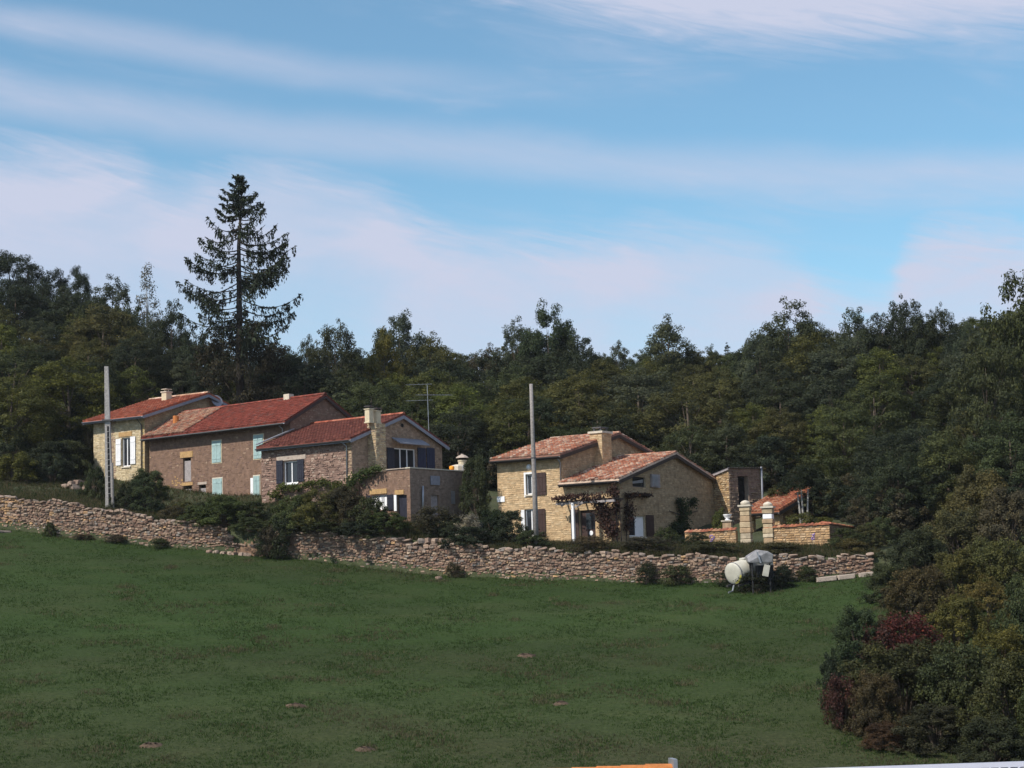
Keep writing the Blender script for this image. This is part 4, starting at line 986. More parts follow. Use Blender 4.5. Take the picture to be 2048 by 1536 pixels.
# ================================================================== poles, aerial
def pole(name, px, ytop, ybase, Y, lean, r0, r1, mat, label, slots=False):
    b0 = ground_at(px[1], Y); t = at(px[0], ytop, Y)
    r = thing(name, b0, label, 'utility pole')
    d = (t - b0); mb = MB()
    if slots:
        x = Vector((1, 0, 0)); y = Vector((0, 1, 0)); n = 14; vs = []; fs = []
        for i in (0, 1):
            hw = (r0, r1)[i]; c = b0 - d * 0.06 if i == 0 else t
            vs += [c + x * hw * a + y * hw * 0.8 * b_ for a, b_ in ((-1, -1), (1, -1), (1, 1), (-1, 1))]
        mb.add(vs, [(0, 1, 5, 4), (1, 2, 6, 5), (2, 3, 7, 6), (3, 0, 4, 7), (4, 5, 6, 7)]); sh_ = mb.build('shaft', mat, r)
        for i in range(n):
            f = 0.05 + 0.55 * i / n; c = b0 + d * f; hw = r0 + (r1 - r0) * f
            sm = MB(); sm.box(c + Vector((hw * 0.25, -hw * 0.8, 0)), x, y, UP, hw * 0.33, 0.012, 0.17); sm.build('slot', 'black_hole', sh_)  # black plates paint the shade inside the recessed slots
        mb = MB(); c = b0 + d * 0.62; mb.box(c, x, y, UP, r0 * 1.35, r0 * 1.15, 0.05); mb.build('band', 'gutter_dark', r)
    else:
        mb.tube([b0 - d * 0.05, b0 + d * 0.35, b0 + d * 0.7, t], [r0, r0 * 0.8 + r1 * 0.2, r0 * 0.3 + r1 * 0.7, r1], 10); mb.build('shaft', mat, r, smooth=True)
        mb = MB(); c = b0 + d * 0.55; mb.tube([c - d * 0.004, c + d * 0.004], (r0 + r1) / 2 * 1.15, 10); mb.build('band', 'gutter_dark', r)
    return r
p1_ = pole('concrete_pole', (213, 219), 733, 1010, 121.5, 0, 0.24, 0.13, 'concrete', 'tall slotted concrete utility pole standing by the wall at the left', True)
pole('wooden_pole', (1062, 1072), 768, 1075, 110.2, 0, 0.17, 0.11, 'pole_wood', 'slim grey leaning utility pole in front of the right house')
g = ground_at(226, 121.2); mb = MB(); mb.tube([g - UP * 0.3, Vector((g.x - 0.05, g.y, g.z + 3.2))], [0.10, 0.08], 8); o = mb.build('timber_post', 'pole_wood', None, origin=g); tag(o, 'short grey timber post against the concrete utility pole', 'post')
# tv aerial on the cottage
mastb = OC + VL * (WC * 0.80) + UL * 0.4; zz = zEC + (zRC - zEC) * 0.40
Ya = mastb.y; mb_t = at(853, 782, Ya); xm = xof(858, Ya, 870)
an = thing('tv_aerial', (xm, Ya, zz), 'thin television aerial on a mast above the cottage gable', 'aerial')
mb = MB(); mb.tube([(xm, Ya, zz - 0.3), (xm - 0.05, Ya, at(858, 770, Ya).z)], 0.022, 6); mb.build('mast', 'zinc', an)
def boom(x0, y0, x1, y1, nel, el):
    a = at(x0, y0, Ya - 0.3); b_ = at(x1, y1, Ya + 0.3); mb = MB(); mb.tube([a, b_], 0.013, 6); o = mb.build('boom', 'zinc', an)
    for i in range(nel):
        c = a.lerp(b_, (i + 0.3) / nel); e = MB(); e.tube([c - Vector((0.15, el, 0.0)), c + Vector((0.15, el, 0.02))], 0.006, 5); e.build('element', 'zinc', o)
boom(833, 790, 905, 790, 12, 0.35); boom(812, 802, 866, 800, 8, 0.3); boom(812, 770, 864, 768, 6, 0.45)

# ================================================================== tank trailer and hopper by the wall
Yt = 101.6; e0 = at(1466, 1147, Yt - 0.2); e1 = at(1530, 1127, Yt + 1.7)
ax = (e1 - e0).normalized(); gt = ground_at(1500, Yt + 0.6)
tk = thing('water_tank_trailer', gt, 'cream cylindrical water tank on a small trailer tilted by the wall foot', 'tank')
rt = 0.60; ln = (e1 - e0).length
mb = MB(); mb.lathe(e0, [(rt * 0.2, -0.075), (rt * 0.6, -0.06), (rt * 0.9, -0.025), (rt, 0.02), (rt, ln), (rt * 0.9, ln + 0.08), (rt * 0.3, ln + 0.15)], 28, ax); body = mb.build('tank', 'tank_cream', tk, smooth=True)
mb = MB(); mb.lathe(e0 + ax * 0.05, [(rt + 0.02, -0.03), (rt + 0.02, 0.03)], 28, ax); mb.build('rim', 'galvanised', body)
side = ax.cross(UP).normalized()
mb = MB(); vs = []
for t in range(9):
    w = R(-10 - t * 9); 
    dirv = side * math.cos(w) + ax.cross(side) * -math.sin(w)
    dirv = (side * math.cos(w)) + (UP - ax * UP.dot(ax)).normalized() * math.sin(w)
    vs += [e0 + dirv * (rt * 0.86) - ax * 0.045, e0 + dirv * (rt + 0.005) + ax * 0.0]
mb.add(vs, [(2 * i, 2 * i + 1, 2 * i + 3, 2 * i + 2) for i in range(8)]); mb.build('yellow_stain', 'tank_yellow', body)
upv = (UP - ax * UP.dot(ax)).normalized()
for f in (0.35, 0.6):
    mb = MB(); mb.lathe(e0 + ax * (ln * f) + upv * (rt - 0.03), [(0.2, 0), (0.2, 0.08), (0.17, 0.11)], 12, upv); mb.build('hatch', 'tank_cream', body, smooth=False)
hd = Vector((ax.x, ax.y, 0)).normalized(); sd_ = Vector((-hd.y, hd.x, 0))
chz = (e0 + e1) * 0.5 - upv * (rt + 0.07)
mb = MB()
for sg in (-1, 1): mb.box(chz + sd_ * 0.42 * sg, ax, sd_, ax.cross(sd_), ln / 2 + 0.2, 0.04, 0.05)
mb.box(chz + ax * 0.5, sd_, ax, ax.cross(sd_), 0.46, 0.05, 0.05); mb.build('chassis', 'gutter_dark', tk)
foot = ground_at(1462, Yt - 0.5)
mb = MB(); mb.tube([chz - ax * (ln / 2 + 0.1), foot + UP * 0.10 - hd * 0.1, foot + UP * 0.02 - hd * 0.45], 0.05, 8); mb.build('drawbar', 'zinc', tk)
wc = chz + ax * 0.75
for sg in (-1, 1):
    c = Vector((wc.x, wc.y, 0)) + sd_ * 0.72 * sg; c.z = gz(c.x, c.y) + 0.40
    mb = MB(); mb.lathe(c - sd_ * 0.11, [(0.2, 0.0), (0.36, 0.0), (0.42, 0.05), (0.42, 0.17), (0.36, 0.22), (0.2, 0.22)], 20, sd_); wh = mb.build('wheel', 'rubber_and_shade_black', tk, smooth=False)
    mb = MB(); mb.lathe(c - sd_ * 0.115, [(0.2, 0.0), (0.2, 0.23)], 14, sd_); mb.build('rim', 'galvanised', wh)
mb = MB(); a = Vector((wc.x, wc.y, 0)); za = gz(a.x, a.y) + 0.40; mb.tube([a + UP * za - sd_ * 0.72, a + UP * za + sd_ * 0.72], 0.05, 8); mb.tube([a + UP * za, wc], 0.06, 8); mb.build('axle', 'gutter_dark', tk)
# grey hopper behind it
Yh = 100.9; gh = ground_at(1521, Yh); hp = thing('feed_hopper', gh, 'dented grey metal hopper on legs beside the cream tank', 'hopper')
def hpt(px, py, dy): return at(px, py, Yh + dy)
z0 = at(1520, 1130, Yh).z; z1 = at(1520, 1104, Yh).z; X0 = xof(1493, Yh, 1115); X1 = xof(1544, Yh, 1115); mid_ = xof(1520, Yh, 1115)
pf = [(X0 + 0.05, z0 + 0.15), (X0 - 0.02, z0 + 0.45), (X0 + 0.35, z1 - 0.05), (mid_ - 0.1, z1 + 0.10), (X1 - 0.3, z1 + 0.02), (X1, z0 + 0.55), (X1 - 0.03, z0 + 0.12), (mid_ + 0.2, z0)]
vs = [Vector((x, Yh - 0.5 + 0.12 * math.sin(i), z)) for i, (x, z) in enumerate(pf)] + [Vector((x * 0.97 + mid_ * 0.03, Yh + 0.75, z + 0.06)) for x, z in pf]; n = len(pf)
mb = MB(); mb.add(vs, [tuple(range(n))[::-1], tuple(range(n, 2 * n))] + [(i, (i + 1) % n, (i + 1) % n + n, i + n) for i in range(n)]); hb_ = mb.build('body', 'galvanised', hp)
bv = hb_.modifiers.new('bevel', 'BEVEL'); bv.width = 0.05; bv.segments = 2
mb = MB(); mb.add([Vector((mid_ - 0.28, Yh - 0.64, z1 + 0.02)), Vector((mid_ - 0.2, Yh - 0.64, z1 + 0.02)), Vector((mid_ - 0.02, Yh - 0.64, z0 + 0.1)), Vector((mid_ - 0.10, Yh - 0.64, z0 + 0.1))], [(0, 1, 2, 3)]); mb.build('strap', 'zinc', hp)
mb = MB(); mb.box(Vector((mid_ + 0.25, Yh - 0.45, z0 - 0.32)), Vector((0.97, 0, -0.22)), Vector((0, 1, 0)), Vector((0.22, 0, 0.97)), 0.16, 0.1, 0.32); mb.build('outlet', 'tank_cream', hp)
for (x, dy) in ((X0 + 0.25, -0.35), (X1 - 0.2, -0.35), (X0 + 0.25, 0.6), (X1 - 0.2, 0.6)):
    zg = gz(x, Yh + dy); mb = MB(); mb.tube([(x, Yh + dy, zg - 0.05), (x, Yh + dy, z0 + 0.25)], 0.05, 8); mb.build('leg', 'rubber_and_shade_black', hp)  # legs coloured black to sink into the shade under the hopper
mb = MB(); mb.box(Vector(((X0 + X1) / 2 + 0.3, Yh + 0.3, z0 - 0.35)), Vector((1, 0, 0)), Vector((0, 1, 0)), UP, 0.45, 0.35, 0.33); mb.build('lower_dark_box', 'rubber_and_shade_black', hp)  # black box filling the dark mass under the hopper

# ================================================================== things on and round the terrace
def on_terrace(px, d=0.18):
    s = gT.pix(px, 938)[0]; return gT.P(s, zT + 0.07, -d)
c = on_terrace(908); mb = MB(); mb.lathe(c, [(0.10, 0), (0.15, 0.02), (0.17, 0.10), (0.17, 0.21), (0.15, 0.25), (0.09, 0.28)], 16); o = mb.build('orange_pot', 'orange_plastic', None, origin=c, smooth=True); tag(o, 'bright orange round pot on the terrace coping', 'pot')
c = on_terrace(930); mb = MB(); mb.tube([c, c + UP * 0.3, c + UP * 0.42 + VL * 0.15, c + UP * 0.42 + VL * 0.45, c + UP * 0.02 + VL * 0.5], 0.03, 6); o = mb.build('metal_rail', 'zinc', None, origin=c); tag(o, 'small bent grey metal rail on the terrace coping', 'rail')
c = on_terrace(938, 0.9); mb = MB(); mb.lathe(Vector((c.x, c.y, zT)), [(0.5, 0), (0.5, 0.42), (0.45, 0.5), (0.2, 0.56)], 8); o = mb.build('garden_table', 'pale_stone', None, origin=(c.x, c.y, zT - 0.1)); tag(o, 'pale round-topped object standing on the terrace behind the coping', 'garden furniture')
c = gT.P(gT.pix(953, 930)[0], 0, -1.2); mb = MB(); mb.lathe(Vector((c.x, c.y, zT - 0.1)), [(0.28, 0), (0.28, 0.85), (0.26, 0.9)], 12); mb.lathe(Vector((c.x, c.y, zT + 0.8)), [(0.31, 0), (0.33, 0.1), (0.28, 0.11)], 12)
bb = thing('stone_barbecue', Vector((c.x, c.y, zT - 0.1)), 'cream barbecue with small domed roof beside the ivy-clad tree', 'barbecue')
mb.build('hearth', 'cream_render', bb, smooth=False)
mb = MB(); mb.lathe(Vector((c.x, c.y, zT + 0.9)), [(0.28, 0), (0.28, 0.15)], 12); mb.build('opening', 'black_hole', bb)
mb = MB(); mb.lathe(Vector((c.x, c.y, zT + 1.05)), [(0.46, 0), (0.38, 0.08), (0.22, 0.18), (0.1, 0.22), (0.1, 0.28)], 12); mb.build('hood', 'grey_lintel', bb)
# pergola in front of the door: white post and beams
pg = thing('pergola', fE.P(*fE.pix(1168, 1088), 1.2), 'timber pergola with white post over the brown front door', 'pergola')
pb0 = fE.P(fE.pix(1166, 1088)[0] + 0.0, OE.z - 0.1, 1.0); zp = fE.pix(1160, 1010)[1]
mb = MB(); mb.box(Vector((pb0.x - 0.03, pb0.y, (zp + OE.z) / 2 - 0.1)), UE, VE, UP, 0.085, 0.085, (zp - OE.z) / 2 + 0.2); mb.build('post', 'white_paint', pg)
u0 = fE.pix(1246, 1000)[0]; u1 = fE.pix(1134, 1000)[0]
mb = MB(); bar(mb, fE, u0, u1 + 0.2, zp + 0.02, zp + 0.16, 0.93, 1.05); mb.build('beam', 'grey_wood', pg)
for i in range(7):
    u = u0 + (u1 - u0) * i / 6; mb = MB(); bar(mb, fE, u - 0.04, u + 0.04, zp + 0.165, zp + 0.27, 0.0, 1.25); mb.build('rafter', 'dark_wood', pg)
for (xa, ya, xb, yb) in ((1139, 1013, 1165, 998), (1165, 1016, 1188, 1004)):
    a = fE.P(*fE.pix(xa, ya), 0.98); b_ = fE.P(*fE.pix(xb, yb), 0.98); mb = MB(); S = (b_ - a).normalized(); mb.box((a + b_) / 2, S, VE, S.cross(VE), (b_ - a).length / 2, 0.04, 0.05); mb.build('brace', 'grey_wood', pg)
# rubble heap beside the cream house
g0 = ground_at(150, 130.5)
for i, (dx, dy, dz, s_) in enumerate(((0, 0, 0, 0.8), (0.8, 0.1, 0, 0.7), (-0.7, 0.1, 0, 0.6), (0.3, 0.05, 0.35, 0.7), (1.2, 0.2, 0.05, 0.5), (-0.2, -0.2, 0.3, 0.55))):
    g = Vector((g0.x + dx, g0.y + dy, 0)); g.z = gz(g.x, g.y) + 0.15 + dz
    o = lay_stone(None, g, s_, s_ * 0.8, s_ * 0.55, random.uniform(0, 3), 'rubble_stone'); tag(o, ('middle low', 'middle right', 'leftmost', 'topmost', 'rightmost', 'front upper')[i] + ' rubble stone in the heap left of the concrete pole', 'stone', 'rubble heap by the cream house')

# ================================================================== near roofs at the foot of the picture
UF, VF = frame_uv(-12)
# orange roof: ridge comes in from the left and ends at a grey verge
a = at(1340, 1526, 30.0); b_ = at(1040, 1539.5, 29.55)
Rd = Vector((b_.x - a.x, b_.y - a.y, 0)).normalized(); Bk = Vector((Rd.y, -Rd.x, 0)); Bk = Bk if Bk.y > 0 else -Bk
nr_ = thing('orange_roof_house', Vector((a.x, a.y, -9.9)), 'orange tiled roof top peeping in at the bottom edge', 'house')
Lf = 9.0; hwf = 3.6; zr_ = a.z - 0.12
def R3(u, v, z): return Vector((a.x, a.y, 0)) + Rd * u + Bk * v + UP * z
mb = MB(); ze = zr_ - 1.7
mb.add([R3(0, -hwf, ze), R3(Lf, -hwf, ze), R3(Lf, 0, zr_), R3(0, 0, zr_), R3(0, hwf, ze), R3(Lf, hwf, ze)], [(0, 1, 2, 3), (3, 2, 5, 4), (0, 3, 4), (1, 5, 2), (0, 4, 5, 1)]); rf = mb.build('roof', 'orange_tile', nr_)
n = 22
for i in range(n):
    u = (i + 0.5) * Lf / n; mb = MB(); vs = []
    for uu, rr in ((u - Lf / n * 0.62, 0.115), (u + Lf / n * 0.5, 0.135)):
        for t in range(8):
            w = math.pi * t / 7; vs.append(R3(uu, rr * math.cos(w), zr_ + 0.01 + rr * 0.85 * math.sin(w)))
    mb.add(vs, [(t, t + 1, t + 9, t + 8) for t in range(7)] + [tuple(range(8)), tuple(range(8, 16))[::-1]]); mb.build('ridge_tile', 'orange_tile', rf)
mb = MB(); mb.box(R3(-0.05, 0, zr_ + 0.03), Rd, Bk, UP, 0.035, 0.16, 0.16)
for sg in (-1, 1):
    p0 = R3(-0.05, 0, zr_ + 0.02); p1 = R3(-0.05, sg * hwf, ze + 0.02); S = (p1 - p0).normalized(); mb.box((p0 + p1) / 2, S, Rd, S.cross(Rd), (p1 - p0).length / 2, 0.034, 0.06)
mb.build('verge', 'zinc', nr_)
mb = MB(); c = R3(Lf / 2, 0, (ze - 10.2) / 2); mb.box(c, Rd, Bk, UP, Lf / 2 - 0.3, hwf - 0.5, (ze + 10.2) / 2 - 0.02, (0.5, 0.45, 0.36)); mb.build('wall', 'masonry', nr_)
# white ribbed roof, lower right
a = at(2060, 1519, 22.0); b_ = at(1540, 1537, 24.6)
Rd = Vector((b_.x - a.x, b_.y - a.y, b_.z - a.z)).normalized(); Bk = Vector((Rd.y, -Rd.x, 0)).normalized(); Bk = Bk if Bk.y > 0 else -Bk
wr = thing('white_roofed_annex', Vector((a.x, a.y, -9.9)), 'white ribbed roof edge cutting across the bottom right corner', 'annex')
Nv = Bk.cross(Rd); Nv = Nv if Nv.z > 0 else -Nv; Lw = (b_ - a).length + 2.5; A0 = a - Rd * 2.0
def Wp(u, v, z): return A0 + Rd * u + Bk * v + UP * (z + min(0.0, v * 0.32))
mb = MB(); c = Wp(Lw / 2, -0.05, -0.03); mb.box(c, Rd, Bk, Nv, Lw / 2, 0.05, 0.03); mb.build('ridge_cap', 'white_roofing', wr)
mb = MB(); mb.add([Wp(0, -0.06, -0.06), Wp(Lw, -0.06, -0.06), Wp(Lw, -3.0, -0.06), Wp(0, -3.0, -0.06)], [(0, 1, 2, 3)]); rf = mb.build('roof', 'white_roofing', wr)
mb = MB(); mb.box(Wp(Lw / 2, -0.125, -0.075), Rd, Bk, Nv, Lw / 2, 0.012, 0.012); mb.build('gap_shadow_strip', 'gutter_dark', rf)  # dark bar painted for the shadow in the gap below the cap
for i in range(int(Lw / 0.13)):
    u = i * 0.13; mb = MB(); p0 = Wp(u, -0.11, -0.052); p1 = Wp(u + 0.35, -2.9, -0.052); S = (p1 - p0).normalized(); mb.box((p0 + p1) / 2, S, S.cross(UP).normalized(), UP, (p1 - p0).length / 2, 0.012, 0.014); mb.build('rib', 'white_roofing', rf)
mb = MB(); zt2 = min(A0.z, (A0 + Rd * Lw).z) - 1.3; c = Wp(Lw / 2, -1.6, 0); mb.box(Vector((c.x, c.y, (zt2 - 10.2) / 2)), Vector((Rd.x, Rd.y, 0)).normalized(), Bk, UP, Lw / 2 - 0.2, 1.3, (zt2 + 10.2) / 2, (0.6, 0.58, 0.55)); mb.build('wall', 'masonry', wr)

# low edging stones on the bank below the terrace, and two tall violet flower stalks
for i, px in enumerate((842, 856, 869, 884, 896)):
    g = ground_at(px, 111.6); o = lay_stone(None, g + UP * 0.14, 0.42, 0.35, 0.34, random.uniform(0, 1), 'edging_stone'); tag(o, ('leftmost', 'second', 'middle', 'fourth', 'rightmost')[i] + ' edging stone on the bank below the terrace', 'stone', 'edging stones below the terrace')
mat_plain('violet_petal', (0.26, 0.17, 0.36), 0.7, 0.2, 9)
for px, Y, lab in ((1423, 107.0, 'violet flower stalk before the low garden wall'), (1624, 106.3, 'violet flower stalk before the sunlit garden wall')):
    g = ground_at(px, Y); r = thing('flower_stalk', g, lab, 'flower'); mb = MB(); mb.tube([g - UP * 0.1, g + UP * 0.8], 0.015, 5); mb.build('stem', 'bark', r)
    mb = MB()
    for k in range(14): mb.lathe(g + Vector((random.uniform(-0.12, 0.12), random.uniform(-0.1, 0.1), random.uniform(0.55, 0.95))), [(0.02, 0), (0.05, 0.04), (0.02, 0.09)], 6)
    mb.build('blossom', 'violet_petal', r)

# molehills on the pasture
def on_field(px, py):
    lo_, hi_ = 55.0, 125.0
    for _ in range(40):
        m_ = (lo_ + hi_) / 2
        if proj(ground_at(px, m_))[1] > py: lo_ = m_
        else: hi_ = m_
    return ground_at(px, lo_)
for px, py, r_, lab in ((300, 1492, 0.42, 'reddish molehill at the lower left of the pasture'), (1045, 1312, 0.40, 'reddish molehill in the middle of the pasture'), (585, 1412, 0.36, 'brown molehill left of centre, low on the pasture'), (720, 1500, 0.36, 'brown molehill near the bottom edge, left of the orange roof'), (1110, 1408, 0.30, 'small brown molehill above the orange roof')):
    g = on_field(px, py); mb = MB(); vs = [g + UP * 0.13]; fs = []
    for k, (rr, hh) in enumerate(((0.35, 0.11), (0.75, 0.05), (1.0, -0.04))):
        for i in range(12):
            w = 2 * math.pi * i / 12; q = 0.75 * rr * r_ * random.uniform(0.8, 1.25); vs.append(g + Vector((math.cos(w) * q * 1.6, math.sin(w) * q, hh * random.uniform(0.7, 1.3) + 0.17 * math.sin(w) * q)))
    fs = [(0, 1 + i, 1 + (i + 1) % 12) for i in range(12)] + [(1 + k * 12 + i, 1 + k * 12 + (i + 1) % 12, 13 + k * 12 + (i + 1) % 12, 13 + k * 12 + i) for k in range(2) for i in range(12)]
    mb.add(vs, fs); o = mb.build('molehill', 'mole_earth', None, origin=g, smooth=True); tag(o, lab, 'molehill', 'molehills on the pasture')

# ================================================================== foliage
def leaf_mesh(name, C, Nrm, size, aspect, mat, rnd, T=None):
    n = len(C); rng = np.random.default_rng(n)
    Nrm = Nrm / np.linalg.norm(Nrm, axis=1, keepdims=True)
    if T is None: T = rng.normal(size=(n, 3))
    T = T - (T * Nrm).sum(1, keepdims=True) * Nrm; T /= np.linalg.norm(T, axis=1, keepdims=True) + 1e-9
    B = np.cross(Nrm, T); s = size[:, None]; w = s * aspect
    fold = Nrm * s * 0.18
    V = np.stack([C - T * s * 0.5, C + B * w * 0.5 + fold, C + T * s * 0.5, C - B * w * 0.5 + fold], axis=1).reshape(-1, 3)
    me = bpy.data.meshes.new(name)
    me.vertices.add(4 * n); me.vertices.foreach_set('co', V.astype(np.float32).ravel())
    me.loops.add(4 * n); me.loops.foreach_set('vertex_index', np.arange(4 * n, dtype=np.int32))
    me.polygons.add(n); me.polygons.foreach_set('loop_start', np.arange(0, 4 * n, 4, dtype=np.int32)); me.polygons.foreach_set('loop_total', np.full(n, 4, dtype=np.int32))
    a = me.attributes.new('rnd', 'FLOAT', 'POINT'); a.data.foreach_set('value', np.repeat(rnd, 4).astype(np.float32))
    me.materials.append(MATS[mat]); me.update(calc_edges=True); me.validate(); return me
def wood_mesh(name, mbs, mat):
    me = bpy.data.meshes.new(name); me.from_pydata(mbs.v, [], mbs.f); me.materials.append(MATS[mat])
    me.polygons.foreach_set('use_smooth', [True] * len(me.polygons)); me.update(); return me
PROTO = {}
def broadleaf(key, seed, H=10.0, Wd=6.5, base=0.22, ncl=60, nl=150, leaf=0.30, taper=0.0, bark='bark', spread=0.9, twiggy=0.12, clr=(0.55, 1.15)):
    rng = np.random.default_rng(seed); cz0 = H * base; cz = (H + cz0) / 2; rz = (H - cz0) / 2; rx = Wd / 2
    cen = []; rad = []
    while len(cen) < ncl:
        p = rng.normal(size=3); p /= np.linalg.norm(p); r = rng.uniform(0.35, 1.0) ** 0.45
        z = p[2] * r; k = 1 - taper * max(0, z)
        lob = 1 + 0.22 * math.sin(3 * math.atan2(p[1], p[0]) + seed) * (1 - abs(z))
        q = np.array([p[0] * r * rx * k * lob, p[1] * r * rx * k * lob, cz + z * rz])
        if rng.random() < twiggy: q = q + np.array([p[0] * 0.10 * rx, p[1] * 0.10 * rx, abs(p[2]) * rz * 0.12])
        cen.append(q); rad.append(rng.uniform(*clr) * Wd / 6.5 * (0.7 if r > 0.95 else 1.0))
    C = []; Nn = []; rd = []
    for q, r in zip(cen, rad):
        m = int(nl * (r / 0.85) ** 1.6 * rng.uniform(0.7, 1.2)); d = rng.normal(size=(m, 3)); d /= np.linalg.norm(d, axis=1, keepdims=True)
        rr = r * rng.uniform(0.15, 1.0, size=(m, 1)) ** 0.5 * (1 + 0.35 * (rng.random((m, 1)) > 0.93))
        C.append(q + d * rr * np.array([1.0, 1.0, 0.72])); 
        out = (q - np.array([0, 0, cz])); out = out / (np.linalg.norm(out) + 1e-6)
        Nn.append(d * 0.7 + out * 0.45 + np.array([0, 0, 0.35]) + rng.normal(size=(m, 3)) * 0.55)
        tone = rng.uniform(-0.14, 0.14); rd.append(np.clip(rng.beta(2, 2.4, size=m) + tone, 0, 1))
    C = np.vstack(C); Nn = np.vstack(Nn); rd = np.concatenate(rd)
    crown = leaf_mesh('crown', C, Nn, rng.uniform(0.65, 1.35, len(C)) * leaf, 0.62, 'leaf', rd)
    mb = MB(); r0 = 0.021 * H
    mb.tube([(0, 0, -0.6), (0.05, 0.02, H * 0.15), (0.1 * math.sin(seed), 0.1, H * 0.45), (0, 0, H * 0.8)], [r0 * 1.25, r0, r0 * 0.6, r0 * 0.15], 7)
    for i in np.argsort([q[2] for q in cen])[:: max(1, ncl // 16)]:
        q = cen[i]; hb2 = min(q[2] * 0.75, H * 0.6); mb.tube([(0, 0, hb2 * 0.7), (q[0] * 0.5, q[1] * 0.5, (hb2 * 0.7 + q[2]) / 2 + 0.2), tuple(q)], [r0 * 0.25, r0 * 0.13, r0 * 0.04], 5, cap=False)
    PROTO[key] = (crown, wood_mesh('trunk', mb, bark), H, Wd)
def shrub(key, seed, H=3.0, Wd=3.6, ncl=46, nl=170, leaf=0.16, flat=1.0, clr=(0.28, 0.62)):
    rng = np.random.default_rng(seed); C = []; Nn = []; rd = []; cen = []
    for i in range(ncl):
        a = rng.uniform(0, 2 * math.pi); el = rng.uniform(0.0, 1.0); r = rng.uniform(0.45, 1.0)
        k = math.sqrt(max(0, 1 - (el * 0.96) ** 2)); lob = 1 + 0.2 * math.sin(2 * a + seed) + 0.1 * math.sin(5 * a)
        q = np.array([math.cos(a) * k * r * Wd / 2 * lob, math.sin(a) * k * r * Wd / 2 * lob, max(0.12, el * H * (0.75 + 0.25 * r) * 0.92)])
        cr = rng.uniform(*clr) * H / 3.0 ** 1.0 if H < 3 else rng.uniform(*clr) * H / 3.0; cen.append(q)
        m = int(nl * rng.uniform(0.7, 1.3)); d = rng.normal(size=(m, 3)); d /= np.linalg.norm(d, axis=1, keepdims=True)
        rr = cr * rng.uniform(0.1, 1.0, size=(m, 1)) ** 0.5 * (1 + 0.5 * (rng.random((m, 1)) > 0.92))
        c = q + d * rr * np.array([1, 1, 0.85 * flat]); C.append(c)
        out = q / (np.linalg.norm(q) + 1e-6)
        Nn.append(d * 0.6 + out * 0.5 + np.array([0, 0, 0.3]) + rng.normal(size=(m, 3)) * 0.6)
        rd.append(np.clip(rng.beta(2, 2.4, size=m) + rng.uniform(-0.15, 0.15), 0, 1))
    C = np.vstack(C); C[:, 2] = np.maximum(C[:, 2], 0.02); Nn = np.vstack(Nn); rd = np.concatenate(rd)
    crown = leaf_mesh('foliage', C, Nn, rng.uniform(0.65, 1.4, len(C)) * leaf, 0.6, 'leaf', rd)
    mb = MB()
    for q in cen[::4]: mb.tube([(q[0] * 0.1, q[1] * 0.1, -0.2), (q[0] * 0.45, q[1] * 0.45, q[2] * 0.6), tuple(q)], [0.035 * H / 3, 0.022 * H / 3, 0.008], 5, cap=False)
    PROTO[key] = (crown, wood_mesh('stem', mb, 'bark'), H, Wd)
def place(name, key, loc, sxy, sz, rz, col, label, cat, group=None, tint_jit=0.12, bark=True):
    crown, wood, H, Wd = PROTO[key]
    r = thing(name, loc, label, cat, group); r.scale = (sxy, sxy, sz); r.rotation_euler = (0, 0, rz)
    k = random.uniform(1 - tint_jit, 1 + tint_jit); c = bpy.data.objects.new(crown.name.split('.')[0], crown); COL.objects.link(c); c.parent = r
    c.color = (1.28 * col[0] * k * random.uniform(0.94, 1.06), 1.26 * col[1] * k, 1.3 * col[2] * k * random.uniform(0.9, 1.1), 1)
    t = bpy.data.objects.new(wood.name.split('.')[0], wood); COL.objects.link(t); t.parent = r
    return r
broadleaf('oak1', 1, 10, 7.6, 0.04, 190, 185, 0.20, clr=(0.38, 0.78)); broadleaf('oak2', 2, 10, 7.2, 0.04, 180, 185, 0.19, 0.15, clr=(0.36, 0.75))
broadleaf('oak3', 3, 10, 8.0, 0.05, 190, 185, 0.20, 0.0, twiggy=0.3, clr=(0.36, 0.8)); broadleaf('tall1', 4, 10, 5.6, 0.04, 150, 185, 0.19, 0.35, twiggy=0.25, clr=(0.4, 0.85))
broadleaf('tall2', 5, 10, 6.4, 0.04, 165, 185, 0.19, 0.3, twiggy=0.3, clr=(0.38, 0.8)); broadleaf('round1', 6, 10, 7.4, 0.04, 210, 170, 0.18, 0.05, twiggy=0.05, clr=(0.36, 0.7))
broadleaf('airy1', 7, 10, 7.4, 0.05, 165, 170, 0.19, 0.2, twiggy=0.45, clr=(0.34, 0.75)); broadleaf('pine1', 8, 10, 7.4, 0.05, 150, 240, 0.17, 0.0, clr=(0.45, 0.8), twiggy=0.05)
broadleaf('spire', 9, 10, 2.4, 0.05, 44, 120, 0.22, 0.85, twiggy=0.0, clr=(0.6, 1.2)); broadleaf('ghost', 10, 10, 3.6, 0.05, 80, 70, 0.20, 0.75, bark='pale_bark', twiggy=0.3, clr=(0.7, 1.4))
shrub('bush1', 21, 3.0, 3.6, 80, 110, 0.13, clr=(0.20, 0.45)); shrub('bush2', 22, 3.0, 3.2, 84, 110, 0.12, clr=(0.18, 0.42)); shrub('bush3', 23, 3.0, 4.4, 92, 110, 0.13, 0.8, clr=(0.2, 0.45))
shrub('big1', 24, 5.0, 5.4, 190, 150, 0.13, clr=(0.15, 0.33)); shrub('big2', 25, 5.0, 4.6, 180, 150, 0.12, clr=(0.14, 0.32)); shrub('big3', 26, 5.0, 6.2, 210, 150, 0.14, clr=(0.15, 0.34))
shrub('wispy', 27, 3.0, 3.0, 60, 60, 0.14, clr=(0.25, 0.6))

